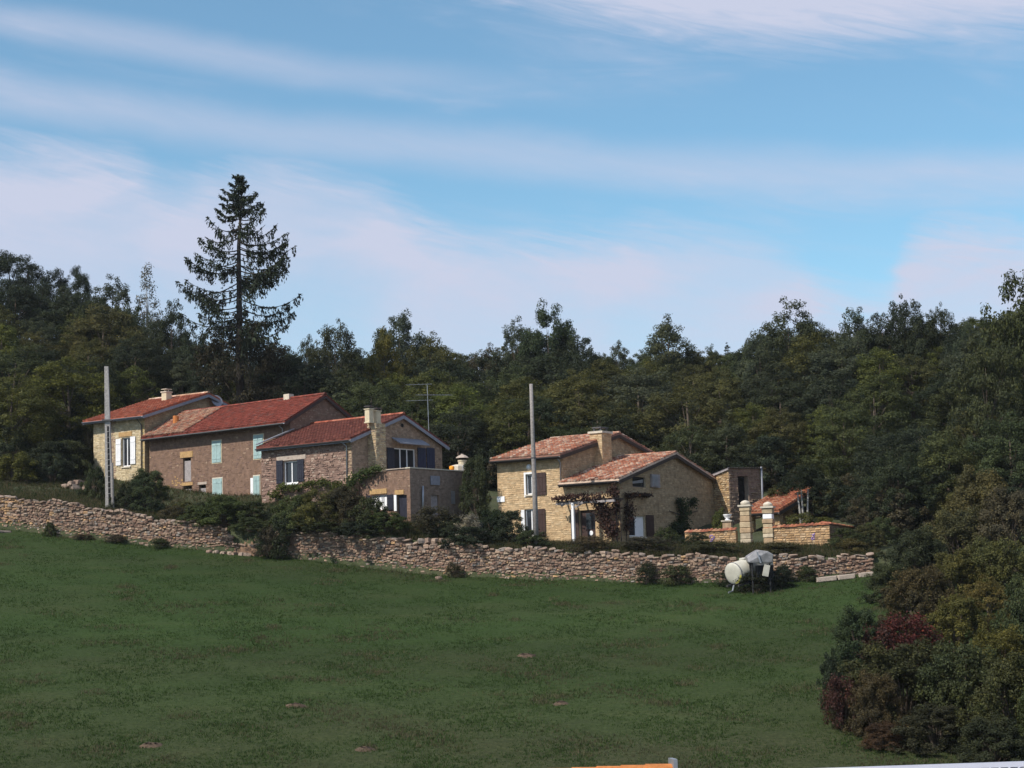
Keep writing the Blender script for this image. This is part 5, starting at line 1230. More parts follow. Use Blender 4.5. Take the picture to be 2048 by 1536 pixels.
GREEN = (0.052, 0.066, 0.029); DARK = (0.032, 0.043, 0.025); OLIVE = (0.072, 0.075, 0.029); YELL = (0.125, 0.115, 0.028); BROWN = (0.058, 0.053, 0.032); RUST = (0.078, 0.054, 0.030)
PINE = (0.024, 0.035, 0.023); COOL = (0.052, 0.066, 0.040); GREY = (0.13, 0.13, 0.12); REDL = (0.125, 0.026, 0.024); BRIGHT = (0.082, 0.098, 0.030)
def tree_px(name, key, px, ytop, Y, wpx, col, label, cat='tree', group=None, ybase=None):
    g = ground_at(px, Y)
    if ybase is not None: g.z = min(g.z, at(px, ybase, Y).z) if False else g.z
    t = at(px, ytop, Y); H0, W0 = PROTO[key][2:]
    h_ = max(0.6, t.z - g.z); x0 = xof(px - wpx / 2, Y); x1 = xof(px + wpx / 2, Y)
    return place(name, key, g, (x1 - x0) / (W0 * 1.08), h_ / (H0 * 1.02), random.uniform(0, 6.28), col, label, cat, group)
# ---- trees that stand out on the skyline, left to right
T = tree_px; SKG = 'trees on the skyline'
T('pine_tree', 'pine1', 15, 500, 186, 170, PINE, 'dark dense pine at the far left end of the skyline', 'tree', SKG)
T('pine_tree', 'pine1', 112, 535, 182, 70, PINE, 'left of two small dark round-topped pines left of the pale bare tree', 'tree', SKG)
T('pine_tree', 'pine1', 156, 530, 180, 76, PINE, 'right of two small dark round-topped pines left of the pale bare tree', 'tree', SKG)
T('broadleaf_tree', 'tall2', 225, 556, 174, 110, COOL, 'mid green tree on the skyline just left of the pale bare tree', 'tree', SKG)
T('bare_tree', 'ghost', 295, 520, 176, 70, GREY, 'thin pale half-bare tree standing out on the left skyline', 'tree', SKG)
T('dark_tree', 'oak2', 345, 598, 166, 90, DARK, 'small dark tree between the pale bare tree and the spruce', 'tree', SKG)
T('yew_tree', 'round1', 487, 618, 150.5, 200, (0.036, 0.033, 0.022), 'dark brownish round tree beneath the tall spruce', 'tree')
T('broadleaf_tree', 'tall1', 618, 668, 164, 60, COOL, 'slim tree on the skyline just right of the spruce', 'tree', SKG)
T('broadleaf_tree', 'round1', 676, 632, 160, 118, (0.040, 0.046, 0.022), 'dense rounded dark tree on the skyline right of the spruce', 'tree', SKG)
T('broadleaf_tree', 'oak3', 806, 624, 166, 130, COOL, 'grey-green oak rising behind the yellowish tree above the cottage', 'tree', SKG)
T('broadleaf_tree', 'tall2', 775, 660, 157, 90, YELL, 'yellowing tree on the skyline above the cottage chimney', 'tree', SKG)
T('broadleaf_tree', 'airy1', 868, 668, 160, 140, OLIVE, 'olive loose-crowned tree on the skyline above the cottage aerial', 'tree', SKG)
T('broadleaf_tree', 'airy1', 985, 690, 160, 110, BROWN, 'low brownish tree in the dip of the skyline', 'tree', SKG)
T('broadleaf_tree', 'tall2', 1045, 640, 161, 90, COOL, 'left shoulder of the dark oak clump above the right utility pole', 'tree', SKG)
T('broadleaf_tree', 'oak3', 1108, 607, 160, 130, (0.034, 0.050, 0.026), 'tall dark oak with ragged crown right of the slim utility pole', 'tree', SKG)
T('broadleaf_tree', 'oak1', 1172, 668, 158, 100, DARK, 'dark lower tree right of the ragged oak on the skyline', 'tree', SKG)
T('broadleaf_tree', 'tall1', 1248, 680, 165, 62, COOL, 'small pale green tree standing alone in the middle skyline', 'tree', SKG)
T('broadleaf_tree', 'tall2', 1350, 636, 160, 128, (0.056, 0.068, 0.036), 'bright feathery tree on the skyline above the right gable', 'tree', SKG)
T('broadleaf_tree', 'airy1', 1440, 690, 160, 60, GREEN, 'small low tree left of the tiny spire-shaped conifer', 'tree', SKG)
T('conifer', 'spire', 1470, 672, 172, 26, PINE, 'tiny spire-shaped conifer poking above the right woods', 'tree', SKG)
T('broadleaf_tree', 'airy1', 1595, 600, 152, 165, (0.054, 0.062, 0.034), 'large airy tree on the skyline right of the spire-shaped conifer', 'tree', SKG)
T('broadleaf_tree', 'oak1', 1535, 668, 150, 110, COOL, 'left shoulder of the large airy tree on the right skyline', 'tree', SKG)
T('broadleaf_tree', 'oak2', 1735, 612, 150, 112, COOL, 'grey-green tree left of the dark rounded pair on the right skyline', 'tree', SKG)
T('broadleaf_tree', 'round1', 1832, 583, 150, 110, DARK, 'taller of the dark rounded pair on the right skyline', 'tree', SKG)
T('broadleaf_tree', 'round1', 1903, 600, 149, 80, DARK, 'lower of the dark rounded pair on the right skyline', 'tree', SKG)
T('broadleaf_tree', 'airy1', 1955, 642, 142, 80, COOL, 'small tree in the gap before the big right-edge tree', 'tree', SKG)
T('broadleaf_tree', 'oak3', 2085, 530, 122, 200, (0.050, 0.066, 0.026), 'big tree leaning in at the right edge of the skyline', 'tree', SKG)
T('broadleaf_tree', 'oak1', 1990, 665, 120, 150, GREEN, 'green tree just below the big right-edge tree', 'tree', SKG)

for px, yt, Y, w_, k_, c_, lab in ((52, 512, 184, 90, 'round1', PINE, 'dark pine beside the dense one at the far left of the skyline'), (84, 552, 181, 60, 'round1', DARK, 'dark tree in the dip before the small pine pair'), (135, 572, 176, 90, 'oak1', DARK, 'dark tree below the two small round-topped pines'),
        (190, 590, 172, 80, 'oak1', DARK, 'dark tree left of the mid green skyline tree near the bare tree'), (262, 606, 170, 90, 'oak1', GREEN, 'green tree below the pale half-bare tree'), (310, 622, 168, 80, 'oak2', COOL, 'grey-green tree right below the pale half-bare tree'), (395, 660, 162, 100, 'oak1', DARK, 'dark tree left beneath the spruce branches'),
        (575, 690, 160, 100, 'oak2', DARK, 'dark tree right beneath the spruce branches'), (730, 700, 160, 90, 'oak1', COOL, 'low tree between the rounded dark tree and the yellowing one'), (925, 705, 162, 90, 'oak1', GREEN, 'low green tree right of the olive skyline tree'), (1015, 690, 163, 80, 'oak1', OLIVE, 'low olive tree left of the dark oak clump'),
        (1075, 660, 162, 100, 'oak1', DARK, 'dark tree filling the oak clump above the slim pole'), (1140, 655, 161, 90, 'oak2', DARK, 'dark tree right inside the ragged oak clump'), (1215, 705, 162, 80, 'oak1', GREEN, 'low tree left of the small lone pale green tree'), (1290, 705, 162, 80, 'oak1', GREEN, 'low tree left of the bright feathery tree'),
        (1335, 680, 161, 110, 'oak1', COOL, 'grey-green tree filling the foot of the feathery tree'), (1400, 700, 162, 80, 'oak2', DARK, 'low dark tree right of the bright feathery tree'), (1500, 695, 155, 80, 'oak1', DARK, 'dark tree right of the spire-shaped conifer'), (1575, 650, 153, 130, 'oak1', COOL, 'grey-green tree filling the foot of the large airy tree'),
        (1650, 640, 152, 110, 'oak2', COOL, 'grey-green right shoulder of the large airy tree'), (1695, 660, 151, 80, 'oak1', GREEN, 'low tree in the dip left of the grey-green right skyline tree'), (1785, 622, 150, 100, 'oak1', DARK, 'dark tree filling between grey-green tree and rounded pair'), (1870, 625, 149, 100, 'oak1', DARK, 'dark tree filling between the dark rounded pair'), (1935, 655, 146, 90, 'oak2', DARK, 'dark tree below the right end of the rounded pair')):
    T('broadleaf_tree', k_, px, yt, Y, w_, c_, lab, 'tree', SKG)
# ---- tall spruce
def spruce():
    rng = np.random.default_rng(5); Y = 149.0; g = ground_at(483, Y); top = at(485, 350, Y); H = top.z - g.z
    pxm = 3600 / Y
    r = thing('spruce_tree', g, 'very tall ragged spruce with drooping branches above the red barn roof', 'tree')
    mb = MB(); mb.tube([g - UP * 0.5, g + UP * H * 0.4, g + UP * H * 0.75, top - UP * 0.3], [0.42, 0.30, 0.16, 0.03], 9)
    ys = [350, 380, 410, 450, 490, 530, 560, 600, 640, 700, 760]; lw = [6, 26, 60, 60, 96, 116, 142, 118, 118, 95, 60]; rw = [6, 24, 48, 82, 96, 122, 112, 124, 122, 90, 60]
    C = []; N_ = []; T_ = []; sz = []; y = 356.0
    while y < 690:
        nb = 4 if y < 430 else int(rng.integers(3, 6))
        for b in range(nb):
            a = (math.pi * b + rng.normal(0, 0.7)) if b < 2 else rng.uniform(0, 6.283); ca = math.cos(a)
            ext = float(np.interp(y, ys, lw if ca < 0 else rw)) / pxm
            ln = ext * (rng.uniform(0.80, 1.12) if b < 2 else rng.uniform(0.5, 1.05))
            z0 = at(485, y + rng.uniform(-8, 8), Y).z
            if ln < 0.25: continue
            n = max(4, int(ln / 0.18)); d = Vector((ca, math.sin(a), 0)); pts = []; bend = rng.uniform(0.7, 1.3)
            for i in range(n + 1):
                f = i / n; dz = -0.30 * ln * math.sin(f * 2.3) * 0.6 * bend + 0.26 * ln * f * f * (1 if y > 470 else 1.7)
                pts.append(Vector((g.x, g.y, z0)) + d * (ln * f) + UP * dz)
            mb.tube(pts, [0.055 * (1 - 0.8 * i / n) + 0.008 for i in range(n + 1)], 4, cap=False)
            sd = Vector((-d.y, d.x, 0)); bare = rng.uniform(0.12, 0.5) if y > 430 else 0.05
            for i, p in enumerate(pts):
                f = i / n
                if f < bare and rng.random() < 0.85: continue
                if math.sin(i * 1.1 + a * 7) > 0.72: continue
                long_ = (1.15 if y > 440 else 0.30) * (0.5 + 0.8 * rng.random()) * (1.1 - 0.5 * f)
                wsp = 0.10 + 0.30 * math.sin(min(1, f * 1.1) * 2.6)
                for k in range(14):
                    q = rng.uniform(-1, 1); hang = rng.uniform(0, 1) ** 1.3 * long_
                    c = p + sd * (q * max(0.06, wsp)) + d * rng.normal(0, 0.05) - UP * hang
                    C.append(tuple(c)); sz.append(rng.uniform(0.26, 0.5)); T_.append((d.x * 0.35 + rng.normal() * 0.22, d.y * 0.35 + rng.normal() * 0.22, -0.95 if hang > 0.12 else 0.15)); N_.append(tuple(rng.normal(size=3) + np.array([d.x, d.y, 0.4]) * 0.4))
        y += 9.5 if y < 430 else rng.uniform(11, 19)
    for i in range(150):      # the leader
        z = top.z - rng.uniform(0, 2.2); q = (top.z - z) * 0.24 + 0.06; C.append((g.x + rng.normal() * q * 0.6, g.y + rng.normal() * q * 0.6, z)); sz.append(rng.uniform(0.25, 0.45)); T_.append((rng.normal() * 0.6, rng.normal() * 0.6, 0.8)); N_.append(tuple(rng.normal(size=3)))
    C = np.array(C) - np.array(g)[None]
    me = leaf_mesh('needles', C, np.array(N_), np.array(sz), 0.30, 'needle', rng.beta(2, 2.5, len(C)), np.array(T_))
    mb.build('trunk', 'dark_bark', r, smooth=True)
    c = bpy.data.objects.new('needles', me); COL.objects.link(c); c.parent = r; c.color = (0.030, 0.042, 0.026, 1)
spruce()

# ---- the wood: rows of trees up the slope behind the houses
SKY = [(-300, 540), (0, 535), (60, 560), (100, 590), (200, 610), (300, 650), (400, 690), (600, 712), (640, 700), (740, 700), (760, 690), (850, 680), (930, 710), (980, 712), (1050, 690), (1200, 715), (1280, 725), (1400, 700), (1480, 712), (1540, 670),
       (1650, 660), (1700, 675), (1930, 655), (1970, 660), (2048, 620), (2300, 600)]
def miny(px):
    return float(np.interp(px, [-300, 100, 180, 200, 330, 600, 640, 880, 920, 1000, 1400, 1480, 1500, 1620, 1660, 1740, 1800, 2300], [136, 136, 140, 153, 153, 147, 142, 136, 130, 130, 131, 130, 132, 130, 120, 115, 112, 112]))
LAND = [(-300, 'left of the cream house'), (170, 'behind the cream house'), (330, 'behind the barn'), (600, 'behind the cottage'), (900, 'between cottage and right house'), (1080, 'behind the right house'), (1430, 'behind shed and shelter'), (1640, 'right of the shelter')]
def zone(px):
    z_ = LAND[0][1]
    for x, s_ in LAND:
        if px >= x: z_ = s_
    return z_
KINDS = [('oak1', GREEN, 'mid green'), ('oak2', OLIVE, 'olive green'), ('oak3', DARK, 'dark green'), ('tall2', COOL, 'grey-green'), ('round1', GREEN, 'mid green'), ('airy1', OLIVE, 'olive green'), ('tall1', BRIGHT, 'light green'), ('airy1', GREEN, 'mid green'), ('round1', DARK, 'dark green'), ('oak3', COOL, 'grey-green'), ('oak1', DARK, 'dark green'), ('oak2', (0.070, 0.078, 0.026), 'yellow-green')]
rngw = random.Random(3)
for Y, step, hh, row in ((176, 5.2, 7.0, 'upper row'), (167, 5.0, 7.0, 'upper row'), (159, 4.6, 6.8, 'middle row'), (152, 4.4, 6.6, 'middle row'), (146, 4.3, 6.4, 'lower row'), (140, 4.2, 6.2, 'lower row'), (134, 4.0, 5.6, 'lower row'), (127, 4.0, 5.4, 'lower row'), (120, 4.0, 5.0, 'lower row'), (114, 4.4, 4.4, 'lower row')):
    x = -0.34 * Y + rngw.uniform(0, 3)
    while x < 0.33 * Y:
        xx = x + rngw.uniform(-1.2, 1.2); yy = Y + rngw.uniform(-2.5, 2.5); x += step * rngw.uniform(0.8, 1.2)
        z = gz(xx, yy); px, py = proj((xx, yy, z))
        if px < -170 or px > 2220 or yy < miny(px) or (Y < 125 and px < 1760): continue
        if row != 'upper row' and math.hypot(xx - xof(483, 149), yy - 149) < 3.0: continue
        h_ = hh * rngw.uniform(0.8, 1.2); lim = float(np.interp(px, [a for a, b_ in SKY], [b_ for a, b_ in SKY]))
        pyt = proj((xx, yy, z + h_))[1]
        if pyt < lim: h_ *= max(0.35, (py - lim) / max(1, py - pyt))
        key, col, cn = rngw.choice(KINDS)
        if 1180 < px < 1420 and row == 'middle row' and rngw.random() < 0.28: col, cn = RUST, 'rusty brown'
        if px < 260 and row == 'lower row' and rngw.random() < 0.45: key, col, cn = 'oak2', (0.080, 0.088, 0.024), 'yellow-green'
        W0 = PROTO[key][3]; sxy = max(0.68, h_ / 10 * rngw.uniform(1.1, 1.5))
        place('broadleaf_tree', key, (xx, yy, z), sxy, h_ / 10, rngw.uniform(0, 6.28), col, f'{cn} tree in the {row} of the wood {zone(px)}', 'tree', f'{cn} trees of the {row} {zone(px)}')
# undergrowth closing the foot of the wood
for i in range(150):
    px = -120 + 2300 * i / 150 + rngw.uniform(-8, 8); yy = miny(px) + rngw.choice((-0.8, 1.5, 4.5)) + rngw.uniform(-0.6, 0.6)
    xx = xof(px, yy); z = gz(xx, yy); cn, col = rngw.choice((('green', GREEN), ('dark', DARK), ('olive', OLIVE), ('brownish', BROWN), ('dark', DARK)))
    if 300 < px < 1000 and yy < miny(px): continue
    sc = rngw.uniform(0.6, 1.15)
    place('undergrowth_bush', rngw.choice(('bush1', 'bush2', 'bush3')), (xx, yy, z), sc, sc * rngw.uniform(0.8, 1.25), rngw.uniform(0, 6.28), col, f'{cn} undergrowth bush at the wood edge {zone(px)}', 'bush', f'{cn} undergrowth {zone(px)}')

# ---- shrubs round the houses and along the wall
def bush_px(key, px, ytop, Y, wpx, col, label, name='shrub', lift=None, group=None):
    g = ground_at(px, Y)
    if lift is not None: g.z = at(px, lift, Y).z
    t = at(px, ytop, Y); H0, W0 = PROTO[key][2:]; x0 = xof(px - wpx / 2, Y); x1 = xof(px + wpx / 2, Y)
    return place(name, key, g, (x1 - x0) / (W0 * 1.1), max(0.4, t.z - g.z) / (H0 * 1.02), random.uniform(0, 6.28), col, label, 'shrub', group)
B = bush_px
B('big2', 296, 930, 122.6, 112, (0.055, 0.075, 0.036), 'glossy green fig-like bush right of the concrete pole', 'fig_bush')
B('bush2', 190, 925, 127, 60, GREEN, 'green bush under the cream house left of the concrete pole')
B('bush1', 30, 900, 132, 120, (0.085, 0.088, 0.024), 'yellow-green bush on the grass bank at the far left edge')
B('bush3', 105, 900, 133, 90, DARK, 'dark bush on the grass bank left of the rubble heap')
B('bush3', 392, 1008, 117.8, 80, (0.060, 0.076, 0.030), 'left end of the green bramble clump hanging over the wall')
B('big1', 445, 985, 117.0, 130, (0.064, 0.084, 0.028), 'large green bramble clump hanging over the wall below turquoise shutters')
B('wispy', 535, 1050, 114.2, 46, (0.050, 0.046, 0.034), 'dry brush hanging at the right side of the slumped wall gap', lift=1108)
B('bush3', 500, 1032, 115.0, 90, GREEN, 'dark brambles overhanging the slumped wall gap', lift=1062)
B('bush3', 585, 985, 115.6, 110, (0.062, 0.078, 0.030), 'green shrub below the navy-shuttered cottage window')
B('big3', 640, 972, 115.5, 140, (0.080, 0.082, 0.030), 'olive shrub mass in front of the cottage wall')
B('big2', 690, 965, 114.8, 110, BROWN, 'brownish autumn shrub in front of the cottage corner')
B('bush1', 735, 985, 114.0, 90, GREEN, 'green shrub before the terrace window')
B('bush3', 775, 1020, 113.2, 120, (0.040, 0.058, 0.022), 'dark green low shrub before the terrace door')
B('bush1', 560, 1025, 114.9, 90, DARK, 'dark low shrub on the wall top below the cottage window')
B('bush3', 640, 1035, 114.2, 130, (0.036, 0.048, 0.020), 'wide dark low shrub on the wall top below the cottage')
B('bush3', 720, 1040, 113.2, 120, DARK, 'wide dark low shrub on the wall top below the terrace')
B('wispy', 870, 1010, 112.8, 110, BROWN, 'dry brown brush before the shaded terrace wall')
B('bush2', 905, 1030, 112.4, 90, (0.040, 0.052, 0.028), 'grey-green bush before the shaded terrace wall')
B('wispy', 935, 1025, 112.0, 80, (0.14, 0.14, 0.12), 'pale silvery shrub on the wall top between the two houses')
B('big2', 952, 900, 117.6, 84, GREEN, 'tall ivy-clad tree filling the gap between terrace and right house', 'ivy_tree')
B('bush1', 985, 1012, 113.6, 110, (0.030, 0.044, 0.020), 'dark bush at the left corner of the right house')
B('bush3', 1020, 1015, 112.8, 90, DARK, 'dark bush under the white plaque of the right house')
B('bush2', 1062, 1055, 110.6, 90, GREEN, 'low green bush round the foot of the slim pole')
B('bush3', 940, 1050, 110.9, 120, DARK, 'dark low bush on the wall top left of the slim pole')
B('bush1', 1335, 1050, 109.4, 60, GREEN, 'green bush at the foot of the shaded gable')
B('bush1', 1390, 1062, 109.0, 60, DARK, 'dark bush at the right foot of the shaded gable')
B('bush2', 1440, 1012, 113.5, 46, BRIGHT, 'bright green plant at the corner by the white downpipe')
B('bush3', 1690, 1052, 106.5, 90, GREEN, 'green bush before the shaded garden wall')
B('bush1', 1600, 1020, 112.0, 100, OLIVE, 'olive shrub behind the sunlit garden wall')
B('bush3', 1650, 1030, 113.0, 70, BRIGHT, 'yellow-green shrub behind the garden wall corner')
B('bush2', 1560, 968, 121.0, 60, OLIVE, 'creeper spilling over the weathered shelter roof', 'creeper', lift=1000)
for px, yt, w_, c_, lab in ((100, 1042, 30, GREEN, 'small dark tuft growing at the left wall face'), (320, 1075, 50, GREEN, 'weed clump at the wall foot below the fig-like bush'), (905, 1122, 40, BROWN, 'dry weed clump against the wall middle'),
                            (1290, 1122, 60, DARK, 'left of two weed clumps at the wall foot left of the tank'), (1350, 1128, 80, GREEN, 'right of two weed clumps at the wall foot left of the tank'), (1470, 1138, 110, DARK, 'dark weeds growing under the cream tank'),
                            (1560, 1128, 60, DARK, 'dark weeds at the wall foot right of the hopper'), (1610, 1130, 60, GREEN, 'green weeds at the wall foot left of the pale blocks')):
    Y = float(np.interp(px, [q[0] for q in WL], [q[3] for q in WL])) - 0.55; B('wispy' if px != 100 else 'bush2', px, yt, Y, w_, c_, lab, 'weed_clump')
B('bush3', 505, 1000, 117.6, 90, (0.045, 0.060, 0.024), 'green bramble below the white-jambed turquoise shutter')
B('bush1', 345, 1008, 119.5, 70, (0.066, 0.058, 0.030), 'brownish weeds between the fig-like bush and the brambles')
B('bush2', 255, 965, 121.8, 70, DARK, 'dark bush between the concrete pole and the fig-like bush')
B('bush1', 370, 1000, 121.0, 60, OLIVE, 'olive weeds before the ochre patch of the barn wall')
B('bush3', 420, 1000, 119.5, 120, GREEN, 'green shrub before the two small barn hatches')
B('wispy', 1508, 1140, 101.2, 90, (0.020, 0.026, 0.016), 'dark growth in the shade under the grey hopper', 'weed_clump')  # near-black leaves added to fill the dark mass under the hopper
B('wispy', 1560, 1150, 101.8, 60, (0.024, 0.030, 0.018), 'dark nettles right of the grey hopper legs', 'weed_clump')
B('bush3', 1735, 1045, 107.5, 90, OLIVE, 'olive bush at the end of the shaded garden wall')
B('bush1', 1765, 1030, 109.5, 90, GREEN, 'green bush behind the end of the shaded garden wall')
B('wispy', 1700, 1075, 105.5, 80, (0.075, 0.070, 0.034), 'dry weeds on the wall top right of the tank')
B('wispy', 1180, 1070, 108.6, 110, (0.066, 0.058, 0.034), 'dry weeds on the wall top below the pergola')
B('wispy', 1290, 1072, 107.8, 130, (0.060, 0.056, 0.034), 'dry weeds on the wall top below the white gable window')
B('wispy', 1420, 1080, 106.2, 120, (0.055, 0.058, 0.030), 'weeds on the wall top below the low garden wall')
B('wispy', 1560, 1082, 105.6, 110, (0.060, 0.058, 0.030), 'weeds on the wall top right of the gate piers')
B('wispy', 165, 1068, 119.6, 50, (0.085, 0.068, 0.048), 'dry bush against the left wall face below the concrete pole')
B('wispy', 230, 1068, 118.8, 60, (0.075, 0.062, 0.045), 'dry brown brush against the wall below the timber post')
# vine on pergola and gable, creeper on cottage
def vine(name, fac, blobs, col, label, n=120, leaf=0.14, depth=0.25, stems=()):
    rng = np.random.default_rng(len(label)); C = []; Nn = []
    p0 = fac.P(*fac.pix(blobs[0][0], blobs[0][1]), 0.1); zlow = min(fac.pix(b_[0], b_[1])[1] for b_ in blobs)
    for (px, py, rx, ry, dd) in blobs:
        s, z = fac.pix(px, py); s2 = fac.pix(px + rx, py)[0]; z2 = fac.pix(px, py - ry)[1]; a = abs(s2 - s); b_ = abs(z2 - z)
        m = int(2.6 * (n * max(0.3, a * b_ * 3.2) + 30))
        for i in range(m):
            q = rng.normal(size=2) * 0.5; C.append(tuple(fac.P(s + q[0] * a, z + q[1] * b_, dd + abs(rng.normal()) * depth))); Nn.append(tuple(np.array(fac.n) * 0.8 + rng.normal(size=3) * 0.7 + np.array([0, 0, 0.4])))
    r = thing(name, p0, label, 'climbing plant'); C = np.array(C) - np.array(p0)
    me = leaf_mesh('foliage', C, np.array(Nn), rng.uniform(0.6, 1.4, len(C)) * leaf, 0.75, 'leaf', rng.beta(2, 2.4, len(C)))
    o = bpy.data.objects.new('foliage', me); COL.objects.link(o); o.parent = r; o.color = (*col, 1)
    mb = MB()
    for st in stems:
        mb.tube([fac.P(*fac.pix(x, y), 0.12) for x, y in st], [0.045 - 0.02 * i / len(st) for i in range(len(st))], 6, cap=False)
    if stems: mb.build('stem', 'bark', r)
vine('climbing_vine', fE, [(1140, 998, 14, 5, 1.0), (1165, 995, 18, 6, 1.0), (1190, 996, 18, 9, 0.9), (1212, 1004, 16, 16, 0.6), (1215, 1025, 16, 18, 0.4), (1222, 1048, 16, 18, 0.3), (1232, 1062, 14, 16, 0.3), (1236, 985, 12, 14, 0.4), (1240, 1010, 10, 20, 0.3)], (0.060, 0.032, 0.028), 'reddish brown vine climbing the pergola and house corner', stems=[[(1245, 1088), (1243, 1040), (1240, 1000), (1232, 975)], [(1228, 1088), (1224, 1050), (1215, 1010)]])
vine('climbing_vine', gE, [(1252, 992, 10, 6, 0.1), (1270, 990, 16, 4, 0.05), (1285, 991, 10, 4, 0.05), (1250, 1020, 7, 20, 0.1), (1248, 1050, 6, 16, 0.1)], (0.060, 0.036, 0.030), 'thin reddish vine spreading along the shaded gable near the corner', 90, stems=[[(1250, 1085), (1250, 1030), (1252, 992), (1290, 990)]])
vine('climbing_rose', gE, [(1360, 1020, 9, 16, 0.1), (1358, 1045, 8, 16, 0.1), (1362, 1062, 9, 14, 0.1), (1380, 1005, 6, 9, 0.05), (1352, 1004, 5, 8, 0.05), (1345, 1055, 12, 12, 0.1)], (0.045, 0.066, 0.028), 'thin green climber forking up the middle of the shaded gable', 110, stems=[[(1357, 1085), (1360, 1030), (1352, 1000)], [(1360, 1030), (1375, 1010), (1385, 996)], [(1358, 1030), (1335, 1022)], [(1362, 1030), (1392, 1022)]])
vine('creeper', fC, [(575, 975, 14, 8, 0.2), (600, 975, 14, 8, 0.2), (630, 968, 16, 8, 0.2), (655, 966, 14, 8, 0.2), (680, 972, 14, 9, 0.2), (560, 990, 12, 10, 0.2)], (0.075, 0.092, 0.026), 'light green creeper along the cottage wall under the window', 130)
vine('creeper', fT, [(712, 968, 10, 14, 0.3), (725, 955, 12, 10, 0.2), (740, 945, 14, 8, 0.1), (758, 938, 12, 7, 0.1), (705, 985, 9, 14, 0.3)], (0.060, 0.084, 0.026), 'green creeper climbing from the cottage corner onto the terrace', 130)
# small multi-stemmed tree by the shelter
gst = ground_at(1606, 114.0); r = thing('sapling', gst, 'small tree with three pale stems in front of the shelter', 'tree')
for i, (xb, yb, xt, yt) in enumerate(((1600, 1018, 1595, 985), (1607, 1022, 1602, 980), (1611, 1022, 1616, 978))):
    mb = MB(); a = gst + Vector((0.12 * (i - 1), 0, -0.2)); b_ = at(xt, yt, 114); mb.tube([a, a.lerp(b_, 0.5) + Vector((0.05, 0, 0)), b_], [0.09, 0.07, 0.045], 7); mb.build('stem', 'pale_bark', r, smooth=True)
crown = PROTO['bush1'][0]; c = bpy.data.objects.new('crown', crown); COL.objects.link(c); c.parent = r; c.location = at(1606, 982, 114) - gst; c.scale = (0.75, 0.75, 0.6); c.color = (*DARK, 1)

# ---- bushes along the right edge of the pasture, near to far
RB = [('big3', 1790, 1262, 72, 290, (0.044, 0.046, 0.022), 'large dark rounded thicket at the lower right of the pasture'), ('big2', 1705, 1200, 79, 140, (0.032, 0.046, 0.022), 'dark green bush sticking out left over the pasture edge'),
      ('bush2', 1648, 1292, 74, 62, (0.024, 0.036, 0.022), 'small dark upright bush furthest left on the pasture edge'), ('big1', 1690, 1360, 71.5, 110, (0.046, 0.046, 0.024), 'dull green bush behind the dark red sprays on the pasture edge'), ('wispy', 1668, 1345, 71, 90, (0.046, 0.022, 0.018), 'dark red-leaved sprays low on the pasture edge'),
      ('big2', 1820, 1235, 80, 140, (0.050, 0.048, 0.024), 'dull green bush behind the crimson sprays of the right thicket'), ('wispy', 1800, 1222, 78.6, 150, (0.066, 0.021, 0.018), 'crimson-leaved sprays in the middle of the right thicket'), ('wispy', 1740, 1245, 78.2, 90, (0.048, 0.025, 0.020), 'small red sprays left of the crimson ones'), ('big3', 1910, 1262, 70, 230, (0.042, 0.050, 0.024), 'dark green thicket at the bottom right beside the rounded one'), ('big2', 2000, 1290, 67, 200, (0.048, 0.054, 0.022), 'dark olive thicket in the bottom right corner'),
      ('big1', 1735, 1330, 70, 130, (0.048, 0.040, 0.022), 'brownish low bush in front of the large dark thicket'), ('big1', 1985, 1240, 75, 170, (0.082, 0.078, 0.022), 'yellow-green thicket right of the crimson bush'),
      ('big2', 1905, 1180, 82, 150, (0.078, 0.076, 0.024), 'yellowing bush above the crimson bush'), ('tall2', 1965, 1155, 84, 120, (0.088, 0.074, 0.024), 'yellow autumn bush at the right edge of the thicket'), ('big3', 2060, 1130, 80, 170, GREEN, 'green bush at the right edge above the olive thicket'),
      ('big3', 1830, 1120, 89, 170, (0.052, 0.046, 0.025), 'brown autumn bush where the thicket meets the pasture'), ('big1', 1770, 1120, 95, 120, (0.040, 0.048, 0.022), 'dark bush closing the right end of the dry stone wall'),
      ('big2', 1905, 1090, 92, 160, (0.075, 0.076, 0.024), 'olive bush upper middle of the right thicket'), ('big3', 1990, 1060, 92, 170, OLIVE, 'olive bush near the right edge, upper thicket'), ('big1', 1830, 1045, 99, 150, DARK, 'dark bush right of the shaded garden wall'),
      ('big3', 1920, 1000, 101, 180, (0.058, 0.060, 0.026), 'broad dull green bush above the olive bushes'), ('big2', 2020, 960, 100, 160, BROWN, 'brownish bush at the right edge in the upper thicket'), ('big1', 1960, 920, 106, 170, (0.072, 0.070, 0.028), 'olive brown bush under the big right-edge tree'),
      ('oak1', 1800, 900, 112, 150, DARK, 'dark tree right of the shelter above the thicket'), ('oak2', 1900, 860, 113, 160, GREEN, 'green tree above the broad dull green bush'), ('oak3', 2030, 830, 112, 200, (0.036, 0.050, 0.022), 'dark green tree at the right edge above the brownish bush'),
      ('big2', 1850, 1400, 68, 170, (0.030, 0.034, 0.020), 'dark low bush at the foot of the large thicket'), ('big1', 1960, 1420, 65, 190, (0.032, 0.038, 0.020), 'dark low bush at the very bottom right'), ('big1', 1745, 1440, 68.5, 110, (0.055, 0.036, 0.022), 'rusty low bush at the bottom of the pasture edge'), ('big1', 2060, 1330, 66, 160, GREEN, 'green bush cut by the right edge near the bottom'),
      ('big2', 1880, 1330, 73, 150, (0.050, 0.044, 0.022), 'brown-tinged bush between the dark thickets'), ('bush3', 1755, 1225, 80, 90, (0.045, 0.040, 0.022), 'brownish bush left of the crimson bush')]
